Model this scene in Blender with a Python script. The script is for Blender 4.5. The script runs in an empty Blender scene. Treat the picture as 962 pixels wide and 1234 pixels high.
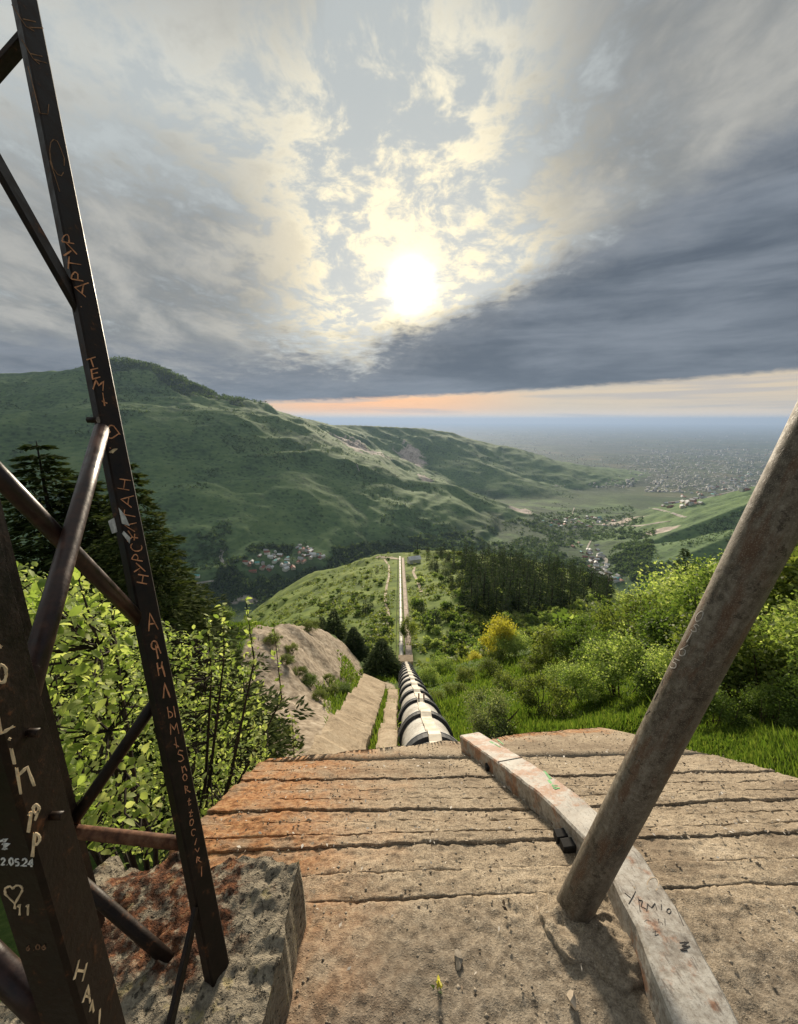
import bpy, bmesh, math, random
import numpy as np
from mathutils import Vector, Matrix, Quaternion

R = math.radians
SC = bpy.context.scene
COL = SC.collection
rng = np.random.default_rng(7)
random.seed(7)

# ------------------------------------------------------------------ camera
PITCH = R(12.5)
FPX = 500.0                       # focal length in pixels of the 962 x 1234 photograph
cam_d = bpy.data.cameras.new('camera')
cam_d.sensor_fit = 'VERTICAL'
cam_d.sensor_height = 36.0
cam_d.lens = 36.0 * FPX / 1234.0
cam_d.clip_start = 0.02
cam_d.clip_end = 400000.0
cam = bpy.data.objects.new('camera', cam_d)
cam.location = (0, 0, 0)
cam.rotation_euler = (R(90) - PITCH, 0, 0)
COL.objects.link(cam)
SC.camera = cam

# ------------------------------------------------------------------ sun, sky, exposure
SUN_EL, SUN_AZ = R(16.0), R(1.6)          # azimuth measured from +Y towards +X
sd = Vector((math.sin(SUN_AZ) * math.cos(SUN_EL), math.cos(SUN_AZ) * math.cos(SUN_EL), math.sin(SUN_EL)))
sun_d = bpy.data.lights.new('sun', 'SUN')
sun_d.energy = 4.8
sun_d.angle = R(9)
sun_d.color = (1.0, 0.86, 0.66)
sun = bpy.data.objects.new('sun', sun_d)
sun.rotation_euler = (-sd).to_track_quat('-Z', 'Y').to_euler()
COL.objects.link(sun)

SC.view_settings.view_transform = 'Standard'
SC.view_settings.look = 'None'
SC.view_settings.gamma = 1.0
SC.view_settings.use_curve_mapping = False
SC.view_settings.exposure = 0.55
SC.render.engine = 'CYCLES'
SC.cycles.use_denoising = True
SC.cycles.max_bounces = 6
SC.cycles.diffuse_bounces = 3
SC.cycles.glossy_bounces = 2
SC.cycles.transmission_bounces = 3
SC.cycles.transparent_max_bounces = 4
SC.cycles.volume_bounces = 1
SC.cycles.caustics_reflective = False
SC.cycles.caustics_refractive = False


class NT:
    """small helper for building node trees"""
    def __init__(self, tree):
        self.t = tree
        tree.nodes.clear()

    def n(self, typ, **kw):
        nd = self.t.nodes.new(typ)
        for k, v in kw.items():
            setattr(nd, k, v)
        return nd

    def put(self, sock, v):
        if v is None:
            return
        if isinstance(v, bpy.types.NodeSocket):
            self.t.links.new(v, sock)
        elif isinstance(v, (tuple, list)) and len(v) == 3 and len(sock.default_value) == 4:
            sock.default_value = (*v, 1)
        else:
            sock.default_value = v

    def math(self, op, a, b=None, c=None, clamp=False):
        nd = self.n('ShaderNodeMath', operation=op)
        nd.use_clamp = clamp
        for i, v in enumerate((a, b, c)):
            self.put(nd.inputs[i], v)
        return nd.outputs[0]

    def vmath(self, op, a, b=None, scale=None):
        nd = self.n('ShaderNodeVectorMath', operation=op)
        self.put(nd.inputs[0], a)
        if b is not None:
            self.put(nd.inputs[1], b)
        if scale is not None:
            self.put(nd.inputs['Scale'], scale)
        return nd.outputs['Value'] if op in ('DOT_PRODUCT', 'LENGTH', 'DISTANCE') else nd.outputs[0]

    def ss(self, v, a, b, lo=0.0, hi=1.0):
        nd = self.n('ShaderNodeMapRange', interpolation_type='SMOOTHSTEP')
        self.put(nd.inputs[0], v)
        for i, q in enumerate((a, b, lo, hi)):
            self.put(nd.inputs[i + 1], q)
        return nd.outputs[0]

    def mix(self, f, a, b, mode='MIX'):
        nd = self.n('ShaderNodeMix', data_type='RGBA', blend_type=mode)
        self.put(nd.inputs[0], f)
        self.put(nd.inputs[6], a)
        self.put(nd.inputs[7], b)
        return nd.outputs[2]

    def noise(self, vec, scale, detail=4.0, rough=0.55, dist=0.0, lac=2.0, col=False):
        nd = self.n('ShaderNodeTexNoise')
        self.put(nd.inputs['Vector'], vec)
        self.put(nd.inputs['Scale'], scale)
        nd.inputs['Detail'].default_value = detail
        nd.inputs['Roughness'].default_value = rough
        nd.inputs['Lacunarity'].default_value = lac
        nd.inputs['Distortion'].default_value = dist
        return nd.outputs[1] if col else nd.outputs[0]

    def voro(self, vec, scale, feature='F1', out=0, rand=1.0):
        nd = self.n('ShaderNodeTexVoronoi', feature=feature)
        self.put(nd.inputs['Vector'], vec)
        self.put(nd.inputs['Scale'], scale)
        nd.inputs['Randomness'].default_value = rand
        return nd.outputs[out]

    def ramp(self, f, stops, interp='LINEAR'):
        nd = self.n('ShaderNodeValToRGB')
        cr = nd.color_ramp
        cr.interpolation = interp
        while len(cr.elements) < len(stops):
            cr.elements.new(0.5)
        for e, (p, c) in zip(cr.elements, stops):
            e.position = p
            e.color = (*c, 1) if len(c) == 3 else c
        self.put(nd.inputs[0], f)
        return nd.outputs[0]

    def mapping(self, vec, scale=(1, 1, 1), rot=(0, 0, 0), loc=(0, 0, 0)):
        nd = self.n('ShaderNodeMapping')
        self.put(nd.inputs[0], vec)
        nd.inputs['Location'].default_value = loc
        nd.inputs['Rotation'].default_value = rot
        nd.inputs['Scale'].default_value = scale
        return nd.outputs[0]


def build_world():
    w = bpy.data.worlds.new('World')
    SC.world = w
    w.use_nodes = True
    T = NT(w.node_tree)
    out = T.n('ShaderNodeOutputWorld')
    tc = T.n('ShaderNodeTexCoord')
    d = T.vmath('NORMALIZE', tc.outputs['Generated'])
    sky = T.n('ShaderNodeTexSky', sky_type='NISHITA')
    sky.sun_disc = False
    sky.sun_elevation = SUN_EL
    sky.sun_rotation = SUN_AZ
    sky.altitude = 1800
    sky.dust_density = 2.0
    clear = T.mix(1.0, sky.outputs[0], (0.075, 0.075, 0.075), 'MULTIPLY')
    sep = T.n('ShaderNodeSeparateXYZ')
    T.put(sep.inputs[0], d)
    x, y, z = sep.outputs
    el = T.math('MULTIPLY', T.math('ARCSINE', z), 180 / math.pi)            # degrees
    az = T.math('MULTIPLY', T.math('ARCTAN2', x, y), 180 / math.pi)
    # flat cloud layer seen in perspective
    zz = T.math('ADD', T.math('MAXIMUM', z, 0.0), 0.16)
    px, py = T.math('DIVIDE', x, zz), T.math('DIVIDE', y, zz)
    cmb = T.n('ShaderNodeCombineXYZ')
    T.put(cmb.inputs[0], px)
    T.put(cmb.inputs[1], py)
    p = cmb.outputs[0]
    wob = T.noise(p, 0.9, 3, 0.5, col=True)
    wv = T.vmath('SCALE', T.vmath('SUBTRACT', wob, (0.5, 0.5, 0.5)), scale=0.5)
    pw = T.vmath('ADD', p, wv)
    # streaks run from the sun up to the right
    pst = T.mapping(pw, scale=(1.15, 0.62, 1), rot=(0, 0, R(28)))
    n_big = T.noise(pst, 0.75, 5, 0.5, 0.2)
    n_mid = T.noise(pst, 2.3, 8, 0.62, 0.15)
    n_fine = T.noise(T.mapping(pw, scale=(1.0, 0.85, 1), loc=(3.1, 1.7, 0)), 8.5, 8, 0.66, 0.2)
    # angle to the sun
    cs = T.vmath('DOT_PRODUCT', d, tuple(sd))
    ang = T.math('MULTIPLY', T.math('ARCCOSINE', T.math('MINIMUM', cs, 0.99999)), 180 / math.pi)
    near = T.math('POWER', 2.718, T.math('MULTIPLY', ang, -1 / 17.0))        # 1 at the sun, wide falloff
    # thin high cloud: blue grey veil with cream tufts towards the sun
    veil = T.mix(0.88, clear, (0.405, 0.43, 0.42))
    fg = T.math('ADD', T.math('MULTIPLY', n_mid, 0.48), T.math('MULTIPLY', n_fine, 0.52))
    glowreg = T.math('ADD', T.ss(ang, 52, 8), 0.0)
    cream_c = T.mix(T.ss(ang, 34, 6), (0.56, 0.56, 0.51), (0.86, 0.76, 0.53))
    cream_f = T.math('MULTIPLY', T.ss(fg, 0.45, 0.57), T.math('ADD', T.math('MULTIPLY', glowreg, 0.68), 0.32))
    c = T.mix(cream_f, veil, cream_c)
    # darker grey clouds: heavier to the right and in the lower left
    right = T.ss(T.math('ADD', az, T.math('MULTIPLY', el, 0.15)), 4, 34)
    left = T.math('MULTIPLY', T.ss(az, -6, -24), T.ss(el, 33, 15))
    heavy = T.math('MAXIMUM', T.math('MULTIPLY', right, 0.8), T.math('MULTIPLY', left, 0.8))
    top = T.math('MULTIPLY', T.ss(el, 30, 40), 0.45)
    heavy = T.math('MAXIMUM', heavy, top)
    gsum = T.math('ADD', T.math('MULTIPLY', n_big, 0.36), T.math('ADD', T.math('MULTIPLY', n_mid, 0.40), T.math('MULTIPLY', n_fine, 0.24)))
    grey_f = T.ss(T.math('ADD', gsum, T.math('MULTIPLY', heavy, 0.20)), 0.52, 0.66)
    grey_c = T.mix(T.ss(n_mid, 0.38, 0.66), (0.15, 0.16, 0.165), (0.31, 0.305, 0.285))
    grey_c = T.mix(T.ss(ang, 22, 5), grey_c, (0.52, 0.45, 0.33))
    c = T.mix(T.math('MULTIPLY', grey_f, T.math('ADD', 0.52, T.math('MULTIPLY', heavy, 0.40))), c, grey_c)
    # the blue grey bank low down, thicker to the right
    wav = T.math('MULTIPLY', T.math('SUBTRACT', n_big, 0.5), 14.0)
    wav2 = T.math('MULTIPLY', T.math('SUBTRACT', n_fine, 0.5), 7.0)
    top_el = T.math('ADD', T.math('ADD', 10.8, T.math('MULTIPLY', T.math('MAXIMUM', az, -4.0), 0.36)), T.math('ADD', wav, wav2))
    top_el = T.math('SUBTRACT', top_el, T.math('MULTIPLY', T.ss(az, -4, -22), 2.5))
    bot_el = T.math('ADD', T.math('ADD', 2.75, T.math('MULTIPLY', az, 0.042)), T.math('MULTIPLY', wav2, 0.12))
    bank = T.math('MULTIPLY', T.ss(T.math('SUBTRACT', el, top_el), 2.2, -2.2), T.ss(T.math('SUBTRACT', el, bot_el), -0.35, 0.5))
    # inside the bank: flat layers
    lay = T.noise(T.mapping(d, scale=(1.2, 1.2, 8)), 2.4, 7, 0.6, 0.2)
    bank_c = T.mix(T.ss(lay, 0.32, 0.74), (0.080, 0.099, 0.126), (0.17, 0.195, 0.228))
    bank_c = T.mix(T.ss(T.math('SUBTRACT', top_el, el), 6, 0, 0, 0.5), bank_c, (0.225, 0.24, 0.255))
    # clear strip under the bank
    strip_c = T.mix(T.ss(T.math('ABSOLUTE', T.math('ADD', az, 4.0)), 26, 2), (0.56, 0.46, 0.33), (0.86, 0.45, 0.20))
    strip_c = T.mix(T.ss(el, 1.6, 0.2), strip_c, (0.80, 0.62, 0.42))
    strip_c = T.mix(T.ss(T.noise(T.mapping(d, scale=(1, 1, 22)), 3.0, 4, 0.5), 0.5, 0.68, 0, 0.55), strip_c, (0.33, 0.33, 0.35))
    strip = T.ss(T.math('SUBTRACT', el, bot_el), 0.6, -0.2)
    c = T.mix(bank, c, bank_c)
    c = T.mix(strip, c, strip_c)
    # the sun burning through the cloud
    core = T.math('POWER', 2.718, T.math('MULTIPLY', T.math('POWER', T.math('DIVIDE', ang, 1.95), 2.0), -1.0))
    halo = T.math('POWER', 2.718, T.math('DIVIDE', ang, -7.5))
    open_ = T.math('SUBTRACT', 1.0, T.math('MULTIPLY', bank, 0.93))
    thin = T.ss(fg, 0.38, 0.60, 0.35, 1.3)
    g1 = T.vmath('SCALE', (1.0, 0.93, 0.74), scale=T.math('MULTIPLY', T.math('MULTIPLY', core, 2.6), T.math('MULTIPLY', open_, thin)))
    g2 = T.vmath('SCALE', (1.0, 0.80, 0.46), scale=T.math('MULTIPLY', T.math('MULTIPLY', halo, 0.20), T.math('MULTIPLY', open_, thin)))
    c = T.vmath('ADD', T.vmath('ADD', c, g1), g2)
    below = T.ss(el, -0.2, -2.0)
    c = T.mix(below, c, (0.10, 0.11, 0.12))
    bg = T.n('ShaderNodeBackground')
    T.put(bg.inputs[0], c)
    bg.inputs[1].default_value = 0.92
    T.t.links.new(bg.outputs[0], out.inputs[0])
    w.cycles.sampling_method = 'MANUAL'
    w.cycles.sample_map_resolution = 1024


build_world()


# ------------------------------------------------------------------ helpers
def pdir(px, py):
    """world direction through a point of the photograph (y = 1 along +Y is not normalised)"""
    u, v = (px - 481.0) / FPX, (py - 617.0) / FPX
    return Vector((u, math.cos(PITCH) - v * math.sin(PITCH), -math.sin(PITCH) - v * math.cos(PITCH)))


def P(px, py, Y):
    d = pdir(px, py)
    return d * (Y / d.y)


def PD(px, py, depth):
    return pdir(px, py) * depth


def pix(pt):
    """project to photograph pixels"""
    x, y, z = pt
    dep = y * math.cos(PITCH) - z * math.sin(PITCH)
    up = y * math.sin(PITCH) + z * math.cos(PITCH)
    return 481 + FPX * x / dep, 617 - FPX * up / dep


def _hash(ix, iy, seed):
    h = (ix.astype(np.int64) * 374761393 + iy.astype(np.int64) * 668265263 + seed * 1442695041) & 0xFFFFFFFF
    h = ((h ^ (h >> 13)) * 1274126177) & 0xFFFFFFFF
    h = h ^ (h >> 16)
    return (h & 0xFFFF) / 65535.0


def vnoise(x, y, seed=0):
    x = np.asarray(x, float)
    y = np.asarray(y, float)
    ix, iy = np.floor(x), np.floor(y)
    fx, fy = x - ix, y - iy
    fx = fx * fx * fx * (fx * (fx * 6 - 15) + 10)
    fy = fy * fy * fy * (fy * (fy * 6 - 15) + 10)
    a, b = _hash(ix, iy, seed), _hash(ix + 1, iy, seed)
    c, d = _hash(ix, iy + 1, seed), _hash(ix + 1, iy + 1, seed)
    return (a + (b - a) * fx) * (1 - fy) + (c + (d - c) * fx) * fy - 0.5


def fbm(x, y, oct=4, seed=0, gain=0.5, ridged=False):
    s, a = 0.0, 1.0
    for i in range(oct):
        n = vnoise(x, y, seed + i * 17)
        if ridged:
            n = 0.5 - np.sqrt(n * n + 0.005) * 2
        s = s + a * n
        x, y = x * 2.03 + 13.7, y * 2.03 - 7.1
        a *= gain
    return s


def sstep(v, a, b):
    t = np.clip((np.asarray(v, float) - a) / (b - a), 0, 1)
    return t * t * (3 - 2 * t)


def tag(o, label=None, cat=None, group=None, kind=None):
    if label:
        o['label'] = label
    if cat:
        o['category'] = cat
    if group:
        o['group'] = group
    if kind:
        o['kind'] = kind
    return o


def link(name, mesh, mat=None, parent=None):
    o = bpy.data.objects.new(name, mesh)
    COL.objects.link(o)
    if mat is not None and mesh is not None and not mesh.materials:
        mesh.materials.append(mat)
    if parent is not None:
        o.parent = parent
    return o


def empty(name, loc=(0, 0, 0), rz=0.0):
    o = bpy.data.objects.new(name, None)
    o.empty_display_size = 0.1
    o.location = loc
    o.rotation_euler = (0, 0, rz)
    COL.objects.link(o)
    return o


def mesh_np(name, V, F, smooth=False):
    """V (n,3), F (m,k) numpy arrays, all faces with k corners"""
    V = np.ascontiguousarray(V, dtype=np.float32)
    F = np.ascontiguousarray(F, dtype=np.int32)
    me = bpy.data.meshes.new(name)
    m, k = F.shape
    me.vertices.add(len(V))
    me.vertices.foreach_set('co', V.ravel())
    me.loops.add(m * k)
    me.loops.foreach_set('vertex_index', F.ravel())
    me.polygons.add(m)
    me.polygons.foreach_set('loop_start', np.arange(0, m * k, k, dtype=np.int32))
    if smooth:
        me.polygons.foreach_set('use_smooth', np.ones(m, dtype=bool))
    me.update(calc_edges=True)
    me.validate()
    return me


def attr(me, name, vals):
    a = me.attributes.new(name, 'FLOAT', 'POINT')
    a.data.foreach_set('value', np.ascontiguousarray(vals, dtype=np.float32))


def material(name, fn, rough=0.9, spec=0.2, **kw):
    m = bpy.data.materials.new(name)
    m.use_nodes = True
    T = NT(m.node_tree)
    out = T.n('ShaderNodeOutputMaterial')
    b = T.n('ShaderNodeBsdfPrincipled')
    b.inputs['Roughness'].default_value = rough
    b.inputs['Specular IOR Level'].default_value = spec
    for k, v in kw.items():
        b.inputs[k].default_value = v
    T.t.links.new(b.outputs[0], out.inputs[0])
    res = fn(T, b)
    if res is not None:
        T.put(b.inputs['Base Color'], res)
    T.out = out
    return m


def geo_pos(T):
    return T.n('ShaderNodeNewGeometry').outputs['Position']


def obj_co(T):
    return T.n('ShaderNodeTexCoord').outputs['Object']


def aval(T, name):
    return T.n('ShaderNodeAttribute', attribute_name=name).outputs['Fac']


def bump(T, b, h, strength=0.4, dist=0.02):
    nd = T.n('ShaderNodeBump')
    nd.inputs['Strength'].default_value = strength
    nd.inputs['Distance'].default_value = dist
    T.put(nd.inputs['Height'], h)
    T.t.links.new(nd.outputs[0], b.inputs['Normal'])


# ------------------------------------------------------------------ terrain
PIPE_X = 0.6


def pipe_top(y):
    return np.interp(y, [-20, 33, 90, 270, 300], [11.6 - 1.8, -1.8 - 0.58 * 33, -57, -91, -93])


def seg_ridge(x, y, pts, wob=0.0, seed=0):
    """tent surface under a crest polyline; pts rows: x, y, z, side slope.  Gullies run down the sides."""
    pts = np.array(pts, float)
    best = np.full(x.shape, -1e9)
    off = 0.0
    for a, b in zip(pts[:-1], pts[1:]):
        e = b[:2] - a[:2]
        L = np.hypot(*e)
        t = ((x - a[0]) * e[0] + (y - a[1]) * e[1]) / (L * L)
        tc = np.clip(t, 0, 1)
        cx, cy = a[0] + tc * e[0], a[1] + tc * e[1]
        dd = np.hypot(x - cx, y - cy)
        zc = a[2] + tc * (b[2] - a[2])
        sl = a[3] + tc * (b[3] - a[3])
        s = off + tc * L
        g = 0.0
        if wob:
            ss_ = s + 110 * vnoise(x / 300, y / 300, seed + 5)
            amp = np.minimum(dd, 420) * sl
            ga = fbm(ss_ / 250.0, dd / 1100.0, 5, seed, 0.58, ridged=True)
            g = amp * wob * ga + np.clip(dd / 160, 0, 1) * (7 * fbm(x / 70, y / 70, 3, seed + 9) + 8 * fbm(x / 120, y / 120, 3, seed + 29, 0.5, ridged=True))
        h = zc - sl * dd * (1 - 0.12 * np.clip(dd / 900, 0, 1)) + g
        best = np.maximum(best, h)
        off += L
    return best


def PR(rows):
    return [(*P(px, py, Y), s) for px, py, Y, s in rows]


RIDGE_BACK = [(-3200, 1500, 160, .5), (-2700, 1900, 120, .5)] + PR([
    (-150, 458, 2200, .5), (0, 451, 2300, .5), (60, 446, 2380, .5), (100, 446, 2400, .5), (145, 431, 2420, .5), (200, 449, 2600, .5), (260, 477, 2850, .5),
    (320, 491, 3200, .48), (400, 512, 3900, .45), (432, 512, 4200, .45), (470, 514, 4400, .42), (510, 516, 4550, .40), (545, 521, 4700, .36), (575, 530, 4800, .30),
    (605, 542, 4900, .24), (700, 562, 5200, .14), (790, 578, 5600, .07)])
RIDGE_SPUR = PR([
    (60, 452, 2330, .45), (150, 491, 1960, .46), (230, 524, 1860, .46), (320, 552, 1850, .46), (370, 553, 1920, .46), (430, 567, 2000, .46),
    (480, 576, 2120, .46), (545, 584, 2260, .44), (600, 602, 2360, .42), (655, 630, 2420, .40)])
RIDGE_MID = PR([
    (470, 514, 4400, .35), (540, 545, 3900, .33), (600, 566, 3500, .30), (650, 585, 3300, .24), (720, 606, 3200, .16)])
RIDGE_RIGHT = PR([
    (1400, 470, 1500, .5), (1100, 545, 1500, .48), (960, 585, 1480, .46), (893, 610, 1440, .45), (850, 627, 1400, .44), (800, 646, 1340, .43),
    (762, 662, 1280, .42), (733, 684, 1210, .42)])
RIDGE_RIGHT2 = PR([(1300, 560, 1150, .5), (1000, 622, 1120, .46), (880, 645, 1090, .44), (820, 672, 1040, .44), (780, 700, 990, .44)])


def valley_floor(x, y):
    r = np.hypot(x * 0.7, y)
    z = np.interp(r, [0, 900, 1200, 2200, 3000, 5200, 6600, 12000, 25000, 60000], [-400, -432, -446, -505, -562, -655, -705, -790, -838, -850])
    return z + 5 * fbm(x / 300, y / 300, 3, 41) * np.clip(1 - r / 9000, 0, 1)


def near_hill(x, y):
    s = x - PIPE_X
    d = np.abs(s)
    g = pipe_top(y) - 1.25
    # front end of the lower hill
    g = g - 0.62 * np.maximum(0, y - 288) - 0.0
    g = np.where(y < 1.0, np.minimum(g, -2.4 - 0.02 * y), g)
    w1 = sstep(y, 3.5, 9) * (1 - sstep(y, 32, 58))
    w2 = sstep(y, 40, 95)
    # left of the pipe
    bankA = 3.7 * sstep(y, 6.5, 21) * sstep(d, 2.3, 6.8) + 0.30 * sstep(d, 0.60, 0.85)
    left1 = w1 * bankA - 0.62 * np.maximum(0, d - 8.5 - 0.02 * y)
    left1 = left1 - (1 - w1) * (1 - w2) * 0.12 * np.maximum(0, d - 2)
    left2 = -(0.0034 * np.minimum(d, 115) ** 2 + 0.05 * d) - 0.82 * np.maximum(0, d - 115)
    left = left1 * (1 - w2) + left2 * w2
    # right
    dr = np.maximum(0, d - 1.3)
    right1 = 0.24 * np.minimum(dr, 24) - 0.45 * np.maximum(0, dr - 34)
    right2 = 2.0 * sstep(d, 3, 25) - 0.10 * np.maximum(0, d - 25) - 0.0022 * np.maximum(0, d - 70) ** 2
    right2 = np.maximum(right2, -0.62 * np.maximum(0, d - 60) + 0.0)
    right2 = np.minimum(right2, 2.0)
    right = right1 * (1 - w2) + right2 * w2
    h = g + np.where(s < 0, left, right)
    away = sstep(d, 1.3, 6)
    h = h + away * (0.35 * fbm(x / 2.6, y / 2.6, 4, 3) + 0.9 * fbm(x / 9, y / 9, 3, 5) * sstep(y, 6, 25))
    rill = w1 * (s < 0) * sstep(d, 2.3, 4) * sstep(y, 7, 12)
    h = h + rill * (0.38 * fbm(s / 3.2 + y / 1.15, y / 7.0 + s / 6, 4, 113, 0.6, ridged=True) - 0.1)
    h = h + sstep(d, 6, 30) * sstep(y, 60, 120) * 5.0 * fbm(x / 34, y / 34, 4, 8)
    return h


def terrain_z(x, y):
    x = np.asarray(x, float)
    y = np.asarray(y, float)
    r = np.hypot(x, y)
    h = valley_floor(x, y)
    far = r > 500
    hf = np.full(x.shape, -1e9)
    if far.any():
        xf, yf = x[far], y[far]
        wx = xf + 70 * fbm(xf / 420, yf / 420, 3, 61)
        wy = yf + 70 * fbm(xf / 420, yf / 420, 3, 77)
        a = np.maximum(seg_ridge(wx, wy, RIDGE_BACK, 0.50, 21), seg_ridge(wx, wy, RIDGE_SPUR, 0.46, 34))
        a = np.maximum(a, seg_ridge(wx, wy, RIDGE_MID, 0.34, 45))
        a = np.maximum(a, seg_ridge(xf, yf, RIDGE_RIGHT, 0.16, 55))
        a = np.maximum(a, seg_ridge(xf, yf, RIDGE_RIGHT2, 0.16, 65))
        hf[far] = a
    k = 22.0
    h2 = np.maximum(h, hf)
    dlt = np.clip(1 - np.abs(h - hf) / k, 0, 1)
    h2 = h2 + dlt * dlt * k * 0.25
    hn = np.full(x.shape, -1e9)
    nr = r < 1600
    if nr.any():
        hn[nr] = near_hill(x[nr], y[nr])
    # the hill behind keeps the level of the platform
    k = 14.0
    h3 = np.maximum(h2, hn)
    dlt = np.clip(1 - np.abs(h2 - hn) / k, 0, 1)
    return h3 + dlt * dlt * k * 0.25 * (hn < -150)


def tz(x, y):
    return float(terrain_z(np.array([float(x)]), np.array([float(y)]))[0])


GRID = {}


def spot_many(px, py, y0=3.0, y1=30000.0, n=0):
    """where lines of sight through photograph points meet the terrain sheet (read from its own grid)"""
    px, py = np.asarray(px, float), np.asarray(py, float)
    u, v = (px - 481.0) / FPX, (py - 617.0) / FPX
    dy = math.cos(PITCH) - v * math.sin(PITCH)
    dz = (-math.sin(PITCH) - v * math.cos(PITCH)) / dy
    dx = u / dy
    hyp = np.hypot(dx, 1.0)
    slope = dz / hyp
    a = np.degrees(np.arctan2(dx, 1.0))
    az, rr, Z = GRID['az'], GRID['r'], GRID['z']
    j = np.clip(np.searchsorted(az, a), 1, len(az) - 1)
    w = (a - az[j - 1]) / (az[j] - az[j - 1])
    g = Z[:, j - 1] * (1 - w) + Z[:, j] * w - rr[:, None] * slope[None]
    yy = rr[:, None] / hyp[None]
    g = np.where((yy < y0) | (yy > y1), -1.0, g)
    i = np.argmax(g > 0, axis=0)
    c = np.arange(len(px))
    ok = (g[i, c] > 0) & (i > 0)
    ii = np.maximum(i, 1)
    gi, gj = g[ii, c], g[ii - 1, c]
    t = np.clip(gj / np.where(gj - gi == 0, 1, gj - gi), 0, 1)
    r = rr[ii - 1] + t * (rr[ii] - rr[ii - 1])
    y = (r / hyp)[ok]
    x = dx[ok] * y
    return x, y, terrain_z(x, y)


def spot(px, py, y0=3.0, y1=30000.0):
    x, y, z = spot_many([px], [py], y0, y1)
    return Vector((x[0], y[0], z[0])) if len(x) else None


def build_terrain():
    az = np.concatenate([np.arange(-180, -64, 4.0), np.arange(-64, 64.01, 0.215), np.arange(66, 180.1, 4.0)])
    lr = [math.log(0.6)]
    while lr[-1] < math.log(100000):
        r = math.exp(lr[-1])
        lr.append(lr[-1] + (0.035 if r < 3 else 0.017 if r < 350 else 0.0125 if r < 900 else 0.0085 if r < 6000 else 0.03))
    rr = np.exp(np.array(lr))
    A, RR = np.meshgrid(np.radians(az), rr)
    X, Y = RR * np.sin(A), RR * np.cos(A)
    Z = terrain_z(X.ravel(), Y.ravel()).reshape(X.shape)
    GRID.update(az=az, r=rr, z=Z, top=float(Z.max()))
    n0, n1 = X.shape
    V = np.stack([X.ravel(), Y.ravel(), Z.ravel()], 1)
    i = np.arange(n0 * n1).reshape(n0, n1)
    F = np.stack([i[:-1, :-1].ravel(), i[:-1, 1:].ravel(), i[1:, 1:].ravel(), i[1:, :-1].ravel()], 1)
    me = mesh_np('terrain', V, F, True)
    x, y, z = V.T
    r = np.hypot(x, y)
    # ---- what grows where
    bare = np.zeros(len(x))
    s = x - PIPE_X
    nb = fbm(x / 3.1, y / 3.1, 4, 71)
    band = np.clip(1 - np.abs((-s) - (4.2 + 0.04 * y)) / 4.6, 0, 1) * sstep(y, 4, 7) * (1 - sstep(y, 26, 34)) * (s < 0)
    stripe = fbm(s / 1.6 + y / 9, y / 14, 3, 81)                       # grass grows in tongues down the bank
    bare = np.maximum(bare, sstep(band + 0.6 * nb + 0.9 * stripe, 0.34, 0.50) * (band > 0))
    wst = np.clip(1 - np.abs(s + 1.0) / 3.4, 0, 1) * (1 - sstep(y, 14, 24))
    bare = np.maximum(bare, sstep(wst + 0.5 * nb, 0.35, 0.6) * (wst > 0))
    for (px, py, wd, ht) in ((655, 862, 34, 13), (620, 780, 10, 6)):
        q = spot(px, py)
        if q:
            sc_ = q.y / FPX * 1.15
            dd = np.hypot((x - q.x) / (wd * sc_), (y - q.y) / (ht * sc_ * 2.2))
            bare = np.maximum(bare, sstep(1.25 - dd + 0.9 * nb, 0.2, 0.55) * (dd < 2))
    # landslide scars on the far slope
    nb2 = fbm(x / 120, y / 120, 4, 91)
    nb3 = fbm(x / 25, y / 25, 3, 93)
    for (px, py, wd, ht) in ((424, 534, 24, 14), (446, 545, 26, 16), (496, 556, 18, 16), (628, 616, 14, 7), (512, 575, 8, 6), (755, 628, 20, 5), (795, 640, 22, 4), (235, 716, 22, 3), (268, 718, 24, 2.5), (300, 722, 20, 2), (215, 728, 20, 4), (790, 630, 16, 2)):
        q = spot(px, py, 900)
        if q:
            sc_ = q.y / FPX * 1.15
            dd = np.hypot((x - q.x) / (wd * sc_), (y - q.y) / (ht * sc_ * 3.4))
            bare = np.maximum(bare, 0.95 * sstep(1.3 - dd + 0.55 * nb2 + 0.5 * nb3, 0.42, 0.62) * (r > 700) * (dd < 2))
    forest = np.zeros(len(x))
    # conifer wood on the peak
    q = spot(235, 480, 900)
    pk = P(145, 431, 2420)
    dd = np.hypot((x - pk.x - 330) / 520, (y - pk.y - 60) / 330)
    forest = np.maximum(forest, sstep(1.1 - dd + 0.9 * nb2, 0.2, 0.5) * (r > 900))
    # wood along the valley floor and in the gullies
    vf = valley_floor(x, y)
    low = sstep(z - vf, 85, 12) * (r > 560) * (1 - sstep(r, 2600, 4200))
    forest = np.maximum(forest, low * sstep(nb2 + 0.25, -0.1, 0.35))
    attr(me, 'bare', bare)
    attr(me, 'forest', forest)
    # grass scarp: near ground under 60 m
    attr(me, 'dist', np.clip(r / 1000, 0, 100))
    plain = sstep(vf - z + 30, 10, 25) * sstep(r, 2600, 4600)
    attr(me, 'plain', plain)
    o = link('terrain', me, MAT_TERRAIN)
    o['kind'] = 'structure'
    return o


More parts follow.
